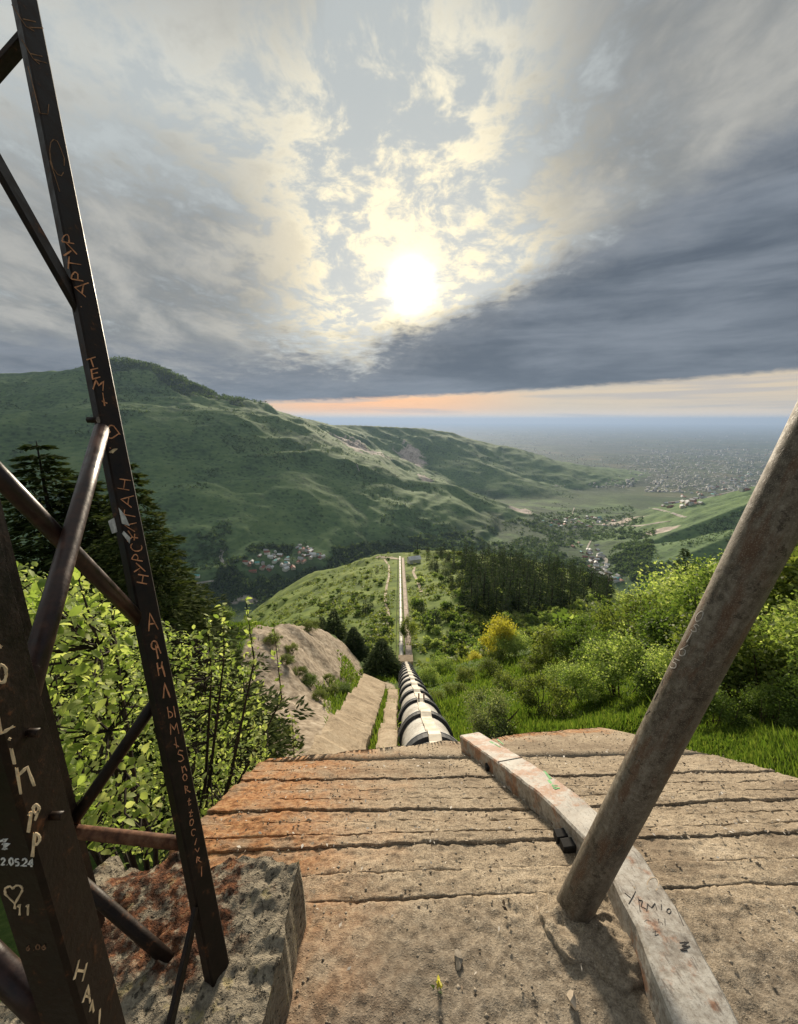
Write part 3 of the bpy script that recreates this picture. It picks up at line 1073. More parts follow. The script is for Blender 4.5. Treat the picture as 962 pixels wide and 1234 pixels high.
# letter strokes in a unit cell, y down
GL = {
    'A': [[(0, 1), (.5, 0), (1, 1)], [(.2, .62), (.85, .62)]],
    'L': [[(.05, 0), (.15, 1), (.95, .75)]],
    'i': [[(.5, .45), (.55, 1)], [(.42, .12), (.55, .16)]],
    'n': [[(.1, 0), (.15, 1)], [(.15, .35), (.7, .05), (.95, .8)]],
    '1': [[(.2, .25), (.55, 0), (.5, 1)]],
    '9': [arc(.5, .28, .4, .28, 30, 390, 12), [(.88, .3), (.6, 1)]],
    'p': [[(.25, 0), (.2, 1)], arc(.3, .25, .5, .25, -90, 90, 7)],
    'P': [[(.2, 0), (.2, 1)], arc(.2, .27, .65, .27, -90, 90, 8)],
    'T': [[(0, .05), (1, 0)], [(.5, .02), (.5, 1)]],
    'Y': [[(0, 0), (.5, .5)], [(1, 0), (.3, 1)]],
    'E': [[(.9, 0), (.1, .05), (.1, 1), (.95, .95)], [(.1, .5), (.8, .48)]],
    'M': [[(0, 1), (.15, 0), (.5, .6), (.9, 0), (1, 1)]],
    'I': [[(.5, 0), (.5, 1)], [(.2, .6), (.85, .85)]],
    'l': [[(.5, 0), (.5, 1)]],
    'H': [[(.05, 0), (.05, 1)], [(.95, 0), (.95, 1)], [(.05, .5), (.95, .5)]],
    'C': [arc(.6, .5, .55, .5, 310, 50, 9)],
    'K': [[(.1, 0), (.1, 1)], [(.9, 0), (.1, .5), (.95, 1)]],
    'W': [[(0, .1), (.5, .5), (1, 0)], [(.5, .5), (.5, 1)], [(.2, .68), (.8, .62)]],
    'V': [[(.05, 1), (.45, 0), (.95, 1)]],
    'O': [arc(.5, .5, .42, .5, 0, 360, 13)],
    '0': [arc(.5, .5, .38, .5, 0, 360, 13)],
    'S': [[(.9, .08), (.35, 0), (.1, .3), (.7, .5), (.9, .8), (.4, 1), (.05, .9)]],
    'b': [[(.15, 0), (.15, 1)], arc(.2, .72, .5, .28, -90, 90, 7), [(.95, 0), (1, 1)]],
    'h': [[(.1, 0), (.15, .9)], [(.1, .4), (.6, .4), (.8, 0)], [(.7, .1), (.9, 1)]],
    'f': [arc(.4, .25, .35, .25, 0, 360, 10), [(.5, .25), (.6, 1.0)], [(.65, .1), (1.0, .75)]],
    'N': [[(.1, 1), (.15, 0)], [(.1, .1), (.6, .2), (.3, .6), (.9, .9)]],
    't': [[(.5, 0), (.45, 1), (.9, .8)], [(.1, .45), (.9, .3)]],
    'v': [[(.05, .2), (.5, .9), (.9, .2)]],
    '2': [arc(.5, .28, .4, .28, 190, 380, 8) + [(.05, 1), (1, .95)]],
    '4': [[(.7, 1), (.75, 0), (.05, .65), (1, .62)]],
    '5': [[(.9, 0), (.2, .05), (.15, .45)] + arc(.4, .7, .45, .3, 280, 480, 8)],
    '6': [[(.8, 0), (.15, .6)] + arc(.5, .72, .36, .27, 200, 540, 10)],
    '.': [[(.42, .95), (.6, 1)]],
    '#': [[(.1, .2), (.8, .1), (.3, .5), (.9, .5), (.2, .9), (.7, .95)], [(.5, 0), (.4, 1)]],
    'heart': [[(.5, 1), (.05, .4)] + arc(.27, .27, .25, .25, 160, 350, 7) + arc(.75, .25, .25, .25, 190, 380, 7) + [(.5, 1), (.45, 1.25)]],
    'heart2': [[(.5, 1), (.1, .5)] + arc(.28, .3, .22, .25, 160, 350, 7) + arc(.75, .28, .22, .25, 190, 390, 7) + [(.45, 1.05)]],
    'blob': [[(0, .5), (.4, .3), (.9, .55), (.3, .75), (.1, .5), (.8, .45)]],
    'w1': [[(0, .3), (.25, .9), (.4, .2)]],
    'scr': [[(0, 0), (.3, .75), (.55, 1)], [(.25, .55), (.8, .75)], [(.4, .8), (1, 1)]],
    'loop': [arc(.5, .5, .45, .5, 100, 400, 12)],
    'U': [[(.1, 0), (.2, .9), (.7, .95), (.9, .8)]],
    'J': [arc(.55, .35, .4, .35, 60, 390, 12), [(.1, .35), (.3, 1)]],
}


ORIG = Vector((0, 0, 0))


def ribbon(name, lines, width, nrm, mat, parent, lift=0.0006):
    """pen strokes on a surface: lines of 3-D points with per-point normals nrm(p)"""
    V, F = [], []
    for ln in lines:
        ln = [Vector(p) for p in ln]
        if len(ln) < 2:
            continue
        for i, p in enumerate(ln):
            a, b = ln[max(i - 1, 0)], ln[min(i + 1, len(ln) - 1)]
            n = nrm(p)
            t = (b - a)
            if t.length < 1e-9:
                t = Vector((0, 0, 1))
            s = n.cross(t.normalized()).normalized() * width * 0.5 * random.uniform(0.6, 1.35)
            q = p + n * lift
            V += [q - s - ORIG, q + s - ORIG, q - s - n * lift * 2.2 - ORIG, q + s - n * lift * 2.2 - ORIG]
            if i:
                k = len(V) - 8
                F += [(k, k + 1, k + 5, k + 4), (k, k + 4, k + 6, k + 2), (k + 1, k + 3, k + 7, k + 5)]
    me = bpy.data.meshes.new(name)
    me.from_pydata([tuple(v) for v in V], [], F)
    return link(name, me, mat, parent)


def glyph_px(ch, cx, cy, w, h, rot):
    """strokes of a glyph in photograph pixels: centre, size, rotation in degrees (clockwise)"""
    out = []
    c, s = math.cos(R(rot)), math.sin(R(rot))
    for ln in GL[ch]:
        q = []
        for (x, y) in ln:
            dx, dy = (x - .5) * w + random.uniform(-.03, .03) * w, (y - .5) * h + random.uniform(-.03, .03) * h
            q.append((cx + c * dx - s * dy, cy + s * dx + c * dy))
        # densify
        r = []
        for a, b in zip(q[:-1], q[1:]):
            for k in range(3):
                r.append((a[0] + (b[0] - a[0]) * k / 3, a[1] + (b[1] - a[1]) * k / 3))
        r.append(q[-1])
        out.append(r)
    return out


def on_plane(px, py, p0, n):
    d = pdir(px, py)
    return d * (p0.dot(n) / d.dot(n))


def write(chars, p0, n, mat, parent, width=0.004):
    for (ch, cx, cy, w, h, rot) in chars:
        lines = [[on_plane(x, y, p0, n) for x, y in ln] for ln in glyph_px(ch, cx, cy, w, h, rot)]
        ribbon('scratched_letter', lines, width, lambda p: n, mat, parent)


# ------------------------------------------------------------------ lattice tower
def build_tower():
    tw = empty('lattice_tower', (-0.62, 0.7, PED_Z))
    tag(tw, 'dark steel lattice tower leg frame covered in scratched names on concrete pedestal', 'tower')
    inv = Matrix.Translation((0.62, -0.7, -PED_Z))

    def part(name, me, mat, par=tw):
        if par is tw:
            me.transform(inv)
        return link(name, me, mat, par)

    X, Y = Vector((1, 0, 0)), Vector((0, 1, 0))
    # tall leg: rectangular section turned a little, leaning away
    a1, b1 = Vector((-0.474, 0.800, PED_Z - 0.03)), Vector((-1.306, 1.745, 2.15))
    ax = (b1 - a1).normalized()
    th = R(25)
    n1 = Vector((math.cos(th), -math.sin(th), 0))
    n1 = (n1 - ax * n1.dot(ax)).normalized()
    t1 = ax.cross(n1).normalized()

    def leg1(z):
        return a1 + (b1 - a1) * ((z - a1.z) / (b1.z - a1.z))
    me1 = prism_mesh('leg', a1, b1, n1, t1, 0.0165, 0.029)
    l1 = part('leg', me1, M['steel'])
    l1['label'] = 'tall leg with orange scratched names down its side'
    # near leg
    a2, b2 = Vector((-0.512, 0.50, PED_Z - 0.03)), Vector((-0.635, 0.50, 1.5))
    ax2 = (b2 - a2).normalized()
    sx2 = Y.cross(ax2).normalized()

    def leg2(z):
        return a2 + (b2 - a2) * ((z - a2.z) / (b2.z - a2.z))
    l2 = part('leg', prism_mesh('leg', a2, b2, sx2, Y, 0.036, 0.036, 0.006), M['steel'])
    l2['label'] = 'broad leg with pale scratched letters and a heart'
    # thin rear leg
    a3, b3 = Vector((-0.866, 0.895, PED_Z - 0.03)), Vector((-0.975, 0.895, 1.5))

    def leg3(z):
        return a3 + (b3 - a3) * ((z - a3.z) / (b3.z - a3.z))
    u, v, w = frame_of(a3, b3, Y)
    l3 = part('leg', prism_mesh('leg', a3, b3, u, v, 0.018, 0.024, 0.003), M['steel'])
    # fourth leg stands outside the picture
    a4, b4 = Vector((-0.93, 0.46, PED_Z - 0.03)), Vector((-1.03, 0.46, 1.5))
    part('leg', prism_mesh('leg', a4, b4, u, v, 0.03, 0.03, 0.004), M['steel'])

    def at1(py):
        return min((leg1(PED_Z + k * 0.002) for k in range(1780)), key=lambda p: abs(pix(p)[1] - py))

    def at2(py):
        return min((leg2(PED_Z + k * 0.002) for k in range(1780)), key=lambda p: abs(pix(p)[1] - py))

    def at3(py):
        return min((leg3(PED_Z + k * 0.002) for k in range(1780)), key=lambda p: abs(pix(p)[1] - py))

    def brace(a, b, r, mat, seg=14):
        return part('brace', tube_mesh('brace', [a, a.lerp(b, .33), a.lerp(b, .66), b], r, seg), mat)

    brace(at1(752) + Vector((-.015, 0.0, 0)), P(-70, 503, 0.70), 0.0175, M['brace'])                    # long diagonal with bright top
    brace(at1(517) + Vector((0, -0.03, 0)), P(26, 858, 0.56), 0.0185, M['brace'])
    brace(at1(838) + Vector((-.01, 0.02, 0)), P(80, 1002, 0.90), 0.0155, M['steel'])
    brace(at1(1017) + Vector((-.01, 0, 0)), at3(1001), 0.0165, M['rusty'])
    foot = P(207, 1152, 0.835)
    foot.z = PED_Z - 0.02
    brace(P(88, 1056, 0.88), foot, 0.0165, M['steel'])
    brace(P(-40, 1128, 0.55), P(62, 1228, 0.515), 0.022, M['brace'])
    q0, q1 = at1(1078) + Vector((0.0, -0.03, 0)), Vector((-0.512, 0.545, PED_Z + 0.01))
    u, v, w = frame_of(q0, q1, X)
    part('brace', prism_mesh('brace', q0, q1, u, v, 0.016, 0.005, 0.001), M['steel'])
    for (pp, e, yy, hw) in ((392, (-70, 78), 1.12, 0.021), (30, (-60, 150), 1.42, 0.020)):
        q0, q1 = at1(pp) + n1 * -0.012 + t1 * 0.01, P(e[0], e[1], yy)
        u, v, w = frame_of(q0, q1, Y)
        part('brace', prism_mesh('brace', q0, q1, u, v, 0.008, hw, 0.002), M['steel'])
    # gusset, bolts
    for (px_, py_, yy) in ((41, 883, 0.5), (70, 983, 0.5), (113, 506, 0.76)):
        c = P(px_, py_, yy)
        part('bolt', tube_mesh('bolt', [c + Vector((-.01, 0, 0)), c + Vector((0.008, 0, 0))], 0.006, 6), M['steel'])
    # writing, tall leg
    global ORIG
    ORIG = Vector((-0.62, 0.7, PED_Z))
    p1 = leg1(0) + n1 * 0.0168
    LT = 78  # tilt of text that climbs the leg
    write([('A', 98, 348, 17, 15, -80), ('P', 94, 333, 14, 15, -80), ('T', 90, 318, 15, 15, -80), ('Y', 86, 302, 16, 15, -80), ('P', 83, 288, 14, 15, -80),
           ('.', 98, 366, 8, 8, 0), ('T', 111, 437, 12, 11, -15), ('E', 115, 450, 11, 12, -10), ('M', 119, 464, 12, 12, 10), ('I', 125, 481, 10, 16, -10),
           ('heart2', 137, 521, 17, 15, -80), ('.', 133, 537, 10, 6, 0)], p1, n1, M['scratch_orange'], l1, 0.0030)
    write([('blob', 137, 543, 11, 7, -30)], p1, n1, M['scratch_cream'], l1, 0.0034)
    write([('H', 150, 584, 13, 14, -80), ('A', 153, 603, 14, 14, -80), ('T', 156, 621, 12, 14, -80), ('V', 157, 634, 12, 13, -80), ('W', 160, 647, 13, 13, -80), ('C', 164, 660, 9, 14, -80),
           ('P', 166, 672, 10, 13, -80), ('Y', 169, 685, 11, 13, -80), ('H', 172, 698, 10, 13, -80)], p1, n1, M['scratch_orange'], l1, 0.0026)
    write([('A', 183, 749, 12, 22, -12), ('f', 188, 783, 11, 22, -8), ('h', 194, 807, 9, 18, -8), ('V', 200, 832, 9, 18, -8)], p1, n1, M['scratch_orange'], l1, 0.0034)
    write([('b', 206, 858, 9, 14, -8), ('M', 210, 878, 10, 13, -8), ('I', 212, 895, 8, 14, -8), ('S', 218, 911, 8, 14, -8), ('n', 222, 927, 6, 8, -10), ('O', 223, 937, 6, 8, 0),
           ('N', 226, 951, 7, 10, -10), ('t', 228, 966, 6, 9, 0), ('t', 230, 980, 6, 9, 10), ('O', 231, 991, 5, 8, 10), ('C', 233, 1003, 5, 8, 10), ('l', 236, 1014, 3, 9, 15),
           ('v', 238, 1024, 6, 6, -10), ('N', 240, 1036, 7, 8, 0), ('l', 243, 1050, 3, 12, 0)], p1, n1, M['scratch_orange'], l1, 0.0021)
    write([('scr', 33, 20, 26, 40, -20), ('scr', 42, 62, 22, 34, -15), ('U', 48, 110, 18, 62, -12), ('J', 70, 200, 20, 62, -12)], p1, n1, M['scratch_dim'], l1, 0.0020)
    # torn tape
    for (c4, nm) in ((((143, 612), (151, 622), (156, 634), (147, 631)), 'a'), (((131, 628), (138, 624), (142, 641), (136, 643)), 'b'), (((149, 640), (157, 648), (156, 655), (147, 643)), 'c')):
        f1 = t1 if t1.y < 0 else -t1
        base = p1 if nm != 'b' else leg1(0) + f1 * 0.0295
        nn = n1 if nm != 'b' else f1
        vs = [on_plane(x, y, base, nn) + nn * 0.0015 for x, y in c4]
        me = bpy.data.meshes.new('tape')
        me.from_pydata([tuple(q - ORIG) for q in vs] + [tuple(q - nn * 0.0012 - ORIG) for q in vs], [], [(0, 1, 2, 3), (0, 4, 5, 1), (1, 5, 6, 2), (2, 6, 7, 3), (3, 7, 4, 0)])
        link('tape', me, M['tape'], l1)
    # writing, broad leg
    pY = Vector((-0.512, 0.4638, -1.4))
    nY = Vector((0, -1, 0))
    write([('l', 1, 779, 12, 4, 20), ('O', 2, 812, 14, 22, 0), ('L', 7, 870, 20, 26, -8), ('i', 14, 903, 16, 36, -8), ('n', 31, 939, 22, 32, -8), ('1', 36, 990, 7, 26, 8), ('9', 43, 979, 9, 18, 10), ('p', 44, 1018, 12, 28, 5)],
          pY, nY, M['scratch_cream'], l2, 0.0034)
    write([('heart', 17, 1078, 22, 22, -8), ('1', 24, 1096, 7, 13, 0), ('1', 34, 1096, 7, 13, 0)], pY, nY, M['scratch_cream'], l2, 0.0030)
    write([('#', 6, 1017, 14, 14, -10), ('2', 4, 1038, 5, 8, 0), ('.', 9, 1038, 4, 8, 0), ('0', 14, 1038, 6, 8, 0), ('5', 21, 1039, 6, 8, 0), ('.', 26, 1039, 4, 8, 0), ('2', 30, 1039, 6, 9, 0), ('4', 37, 1040, 6, 9, 0)],
          pY, nY, M['scratch_white'], l2, 0.0022)
    write([('6', 34, 1142, 5, 6, 0), ('.', 41, 1142, 4, 6, 0), ('0', 46, 1141, 6, 6, 0), ('6', 53, 1141, 6, 6, 0)], pY, nY, M['scratch_dim'], l2, 0.0016)
    n2 = sx2 if sx2.x > 0 else -sx2
    p2 = leg2(-1.0) + n2 * 0.0363
    write([('H', 97, 1170, 11, 24, 14), ('A', 105, 1198, 9, 20, 4), ('V', 111, 1212, 5, 14, 4), ('l', 120, 1225, 6, 18, 4)], p2, n2, M['scratch_cream'], l2, 0.0034)
    ORIG = Vector((0, 0, 0))


build_tower()


# ------------------------------------------------------------------ leaning pole
def build_pole():
    base = on_deck(690, 1098)
    mid = PD(925, 640, 1.0)
    d = (mid - base).normalized()
    rad = 0.058
    a = base - d * 0.12
    top = base + d * 4.2
    po = empty('steel_pole', base)
    tag(po, 'thick rusty grey round steel pole leaning out of the concrete beside the beam', 'pole')
    # shaft in its own axis space so that the wear runs along it
    L = (top - a).length
    seg, rows = 48, 60
    V, F = [], []
    for j in range(rows):
        for k in range(seg):
            t = 2 * math.pi * k / seg
            dent = 1 + 0.006 * math.sin(3 * t + j * .7) * math.sin(j * 1.9)
            V.append((rad * dent * math.cos(t), rad * dent * math.sin(t), L * j / (rows - 1)))
    for j in range(rows - 1):
        for k in range(seg):
            q, r = j * seg + k, j * seg + (k + 1) % seg
            F.append((q, r, r + seg, q + seg))
    F.append(tuple(range(seg))[::-1])
    F.append(tuple(range((rows - 1) * seg, rows * seg)))
    me = bpy.data.meshes.new('shaft')
    me.from_pydata(V, [], F)
    for p in me.polygons:
        p.use_smooth = len(p.vertices) == 4
    sh = link('shaft', me, M['pole'], po)
    sh.matrix_parent_inverse = Matrix.Identity(4)
    q = Vector((0, 0, 1)).rotation_difference(d)
    sh.rotation_mode = 'QUATERNION'
    sh.rotation_quaternion = q
    sh.location = a - base

    def on_cyl(px, py):
        r = pdir(px, py)
        # |(t r - base) x d| = rad
        A = r - d * r.dot(d)
        B = -(base - d * base.dot(d))
        qa, qb, qc = A.dot(A), 2 * A.dot(B), B.dot(B) - rad * rad
        disc = qb * qb - 4 * qa * qc
        if disc < 0:
            return None
        return r * ((-qb - math.sqrt(disc)) / (2 * qa))

    def nrm(p):
        w = p - base
        return (w - d * w.dot(d)).normalized()
    words = [('0', 843, 743, 9, 14, 30), ('S', 838, 757, 8, 10, 30), ('l', 831, 768, 5, 14, 30), ('6', 824, 783, 10, 16, 25), ('V', 822, 777, 9, 12, 20), ('5', 813, 800, 9, 12, 30)]
    dark = [('9', 780, 857, 7, 10, 30), ('P', 774, 868, 6, 9, 30), ('b', 788, 838, 7, 10, 30), ('f', 796, 822, 7, 11, 30), ('A', 804, 806, 7, 10, 30), ('R', 0, 0, 0, 0, 0), ('E', 770, 876, 6, 8, 30), ('C', 763, 888, 6, 8, 30), ('N', 759, 898, 6, 9, 30), ('4', 810, 800, 6, 9, 30)]
    for lst, mat, wd in ((words, M['pale_scratch'], 0.0022), (dark, M['ink'], 0.0026)):
        for (ch, cx, cy, w, h, rot) in lst:
            if ch not in GL:
                continue
            lines = []
            for ln in glyph_px(ch, cx, cy, w, h, rot):
                pts = [on_cyl(x, y) for x, y in ln]
                if all(pt is not None for pt in pts):
                    lines.append([pt - base for pt in pts])
            if lines:
                ribbon('scratched_letter', lines, wd, lambda p: nrm(p + base), mat, po)
    # broken concrete around the foot
    n0, n1 = 70, 40
    T_, Rr = np.meshgrid(np.linspace(0, 2 * math.pi, n0, endpoint=False), np.linspace(0, 1, n1))
    rx = 0.17 * (1 + 0.35 * fbm(np.cos(T_) * 1.7 + 4, np.sin(T_) * 1.7, 3, 51))
    X = base.x + 0.05 + Rr * rx * np.cos(T_)
    Y = base.y - 0.03 + Rr * rx * 1.15 * np.sin(T_)
    rim = np.clip(1.15 - Rr, 0, 1)
    Z = deck_z(Y) + 0.014 + 0.028 * sstep(1 - Rr, 0, 0.25) * (0.55 + 0.9 * fbm(X * 16, Y * 16, 4, 53)) + 0.012 * fbm(X * 50, Y * 50, 3, 57) - 0.05 * (Rr > 0.985)
    V = np.stack([X.ravel(), Y.ravel(), Z.ravel()], 1)
    i = np.arange(n0 * n1).reshape(n1, n0)
    j = np.roll(i, -1, axis=1)
    F = np.stack([i[:-1].ravel(), j[:-1].ravel(), j[1:].ravel(), i[1:].ravel()], 1)
    o = link('concrete_patch', mesh_np('concrete_patch', V, F, True), M['concrete'])
    tag(o, 'rough broken concrete patch around the foot of the steel pole', 'patch')


build_pole()


# ------------------------------------------------------------------ bent box beam lying on the platform
def build_beam():
    cen = [on_deck(px_, py_, 0.12) for px_, py_ in ((853, 1234), (797, 1112), (742, 1020), (672, 955), (622, 920), (566, 884))]
    ext = cen[0] + (cen[0] - cen[1]).normalized() * 1.3
    ext.z = cen[0].z + 0.09
    path = [ext] + cen
    # soften the bends with a short middle piece
    pts = [path[0], path[1]]
    for i in (2, 3, 4, 5):
        a, b, c = path[i - 1], path[i], path[i + 1]
        pts += [b.lerp(a, 0.10), b.lerp(c, 0.10)]
    pts.append(path[-1])
    bm_o = empty('box_beam', cen[1])
    tag(bm_o, 'bent box steel beam in worn white grey paint lying on the concrete', 'beam')
    V, F = [], []
    H, Wd, bev = 0.114, 0.084, 0.008
    prof = [(-Wd, -H), (-Wd, -bev), (-Wd + bev, 0), (Wd - bev, 0), (Wd, -bev), (Wd, -H)]
    dense = []
    for a, b in zip(pts[:-1], pts[1:]):
        n = max(1, int((b - a).length / 0.05))
        dense += [a.lerp(b, k / n) for k in range(n)]
    dense.append(pts[-1])
    for i, p in enumerate(dense):
        a, b = dense[max(i - 1, 0)], dense[min(i + 1, len(dense) - 1)]
        t = (b - a).normalized()
        s = t.cross(Vector((0, 0, 1))).normalized()
        up = s.cross(t).normalized()
        k = 1.0 + 0.02 * math.sin(i * 1.7)
        for (q, h) in prof:
            V.append(p + s * q * k + up * (h + 0.0015 * math.sin(i * 2.1 + q * 40)) - cen[1])
    m = len(prof)
    for i in range(len(dense) - 1):
        for k in range(m):
            a, b = i * m + k, i * m + (k + 1) % m
            F.append((a, a + m, b + m, b))
    F.append(tuple(range(m)))
    F.append(tuple(range((len(dense) - 1) * m, len(dense) * m))[::-1])
    me = bpy.data.meshes.new('beam_body')
    me.from_pydata([tuple(v) for v in V], [], F)
    bm = bmesh.new()
    bm.from_mesh(me)
    bmesh.ops.recalc_face_normals(bm, faces=bm.faces)
    bm.to_mesh(me)
    bm.free()
    link('beam_body', me, M['beam'], bm_o)
    off = cen[1]

    def surf(px_, py_):
        # nearest top point along the ray
        d = pdir(px_, py_)
        best = None
        for a, b in zip(pts[:-1], pts[1:]):
            t = (b - a).normalized()
            s = t.cross(Vector((0, 0, 1))).normalized()
            n = s.cross(t).normalized()
            q = d * (a.dot(n) / d.dot(n))
            f = (q - a).dot(t) / (b - a).length
            if -0.02 <= f <= 1.02 and abs((q - a).dot(s)) < 0.14:
                best = (q, n)
        return best
    # weld seams across the bends
    for i in (3, 5):
        for p in (path[i].lerp(path[i + 1], 0.10),):
            t = (path[i + 1] - path[i - 1]).normalized()
            s = t.cross(Vector((0, 0, 1))).normalized()
            up = s.cross(t).normalized()
            ln = [p + s * q + up * 0.001 - off for q in np.linspace(-0.08, 0.08, 14)]
            link('weld_seam', tube_mesh('weld_seam', ln, 0.0035, 6), M['beam'], bm_o)

    def scribble(chars, mat, wd):
        for (ch, cx, cy, w, h, rot) in chars:
            lines, nn = [], Vector((0, 0, 1))
            for ln in glyph_px(ch, cx, cy, w, h, rot):
                pts_ = [surf(x, y) for x, y in ln]
                if all(q is not None for q in pts_):
                    nn = pts_[0][1]
                    lines.append([q[0] - off for q in pts_])
            if lines:
                ribbon('scribble', lines, wd, lambda p: nn, mat, bm_o, 0.0012)
    scribble([('Y', 760, 1082, 13, 14, -5), ('N', 774, 1090, 9, 16, -10), ('M', 785, 1093, 12, 9, -5), ('i', 797, 1090, 6, 12, 0), ('O', 806, 1098, 6, 6, 0),
              ('S', 780, 1114, 10, 10, 10), ('b', 797, 1112, 10, 9, 0), ('t', 790, 1124, 9, 8, 0), ('#', 825, 1140, 16, 12, 0), ('l', 819, 1104, 5, 26, -22)], M['ink'], 0.0018)
    scribble([('loop', 787, 1066, 16, 18, 20), ('w1', 768, 1068, 12, 10, 0)], M['chip'], 0.004)
    scribble([('l', 597, 897, 3, 14, -60), ('l', 603, 894, 3, 10, -50), ('scr', 668, 945, 10, 14, -20), ('l', 660, 934, 3, 12, -40)], M['green_paint'], 0.012)
    # rubber blocks wedged under the beam
    for (px_, py_) in ((676, 1008), (684, 1020), (590, 925)):
        c = on_deck(px_, py_, 0.02) + Vector((0.01, 0.0, 0))
        me = prism_mesh('rubber_wedge', c - Vector((0.035, 0, 0)), c + Vector((0.035, 0.01, 0)), Vector((0, 1, 0)), Vector((0, 0, 1)), 0.022, 0.018, 0.004)
        o = link('rubber_wedge', me, M['rubber'])
        tag(o, {676: 'larger black rubber wedge under the beam beside the leaning pole', 684: 'black rubber scrap between wedge and leaning pole', 590: 'black rubber wedge under the far end of the bent beam'}[px_], 'wedge', 'rubber wedges under the beam')


build_beam()


# ------------------------------------------------------------------ penstock pipe
def mk_white_pipe(T, b):
    p = geo_pos(T)
    n = T.noise(T.mapping(p, scale=(1, 0.5, 1)), 2.2, 6, 0.65)
    n2 = T.noise(p, 14, 5, 0.65)
    c = T.ramp(T.math('ADD', T.math('MULTIPLY', n, 0.5), T.math('MULTIPLY', n2, 0.5)), [(0.34, (0.20, 0.175, 0.145)), (0.48, (0.44, 0.42, 0.385)), (0.66, (0.66, 0.645, 0.605))])
    return c


M['pipe'] = material('dirty_white_paint', mk_white_pipe, 0.6, 0.3)
M['ring'] = material('black_band', flat((0.030, 0.034, 0.042), 0.3, 6), 0.6, 0.3)
M['ring_edge'] = material('grey_flange_edge', flat((0.42, 0.43, 0.44), 0.2, 6), 0.5, 0.4)
M['strip'] = material('cream_cover', flat((0.66, 0.60, 0.50), 0.25, 3), 0.75)
M['slab'] = material('sandy_concrete', lambda T, b: T.ramp(T.math('ADD', T.math('MULTIPLY', T.noise(geo_pos(T), 1.7, 6, 0.65), 0.5), T.math('MULTIPLY', T.noise(geo_pos(T), 22, 5, 0.65), 0.5)),
                     [(0.32, (0.16, 0.125, 0.085)), (0.48, (0.36, 0.285, 0.20)), (0.66, (0.50, 0.42, 0.31))]), 0.95, 0.1)
M['walk'] = material('weathered_walkway', flat((0.40, 0.33, 0.27), 0.3, 0.8), 0.9)
M['path'] = material('pale_dirt', flat((0.40, 0.335, 0.25), 0.25, 0.3), 0.95)
M['road'] = material('dusty_road', flat((0.36, 0.33, 0.29), 0.2, 0.05), 0.95)
R_RING, R_BAR = 0.62, 0.545


def ring_mesh(name, r0, r1, w, seg=40, lo=0.0, hi=2 * math.pi):
    V, F = [], []
    for k in range(seg):
        t = 2 * math.pi * k / seg
        for (r, q) in ((r0, -w), (r1, -w), (r1, w), (r0, w)):
            V.append((r * math.cos(t), q, r * math.sin(t)))
    for k in range(seg):
        a, b = 4 * k, 4 * ((k + 1) % seg)
        for i in range(4):
            j = (i + 1) % 4
            F.append((a + i, a + j, b + j, b + i))
    me = bpy.data.meshes.new(name)
    me.from_pydata(V, [], F)
    bm = bmesh.new()
    bm.from_mesh(me)
    bmesh.ops.recalc_face_normals(bm, faces=bm.faces)
    bm.to_mesh(me)
    bm.free()
    return me


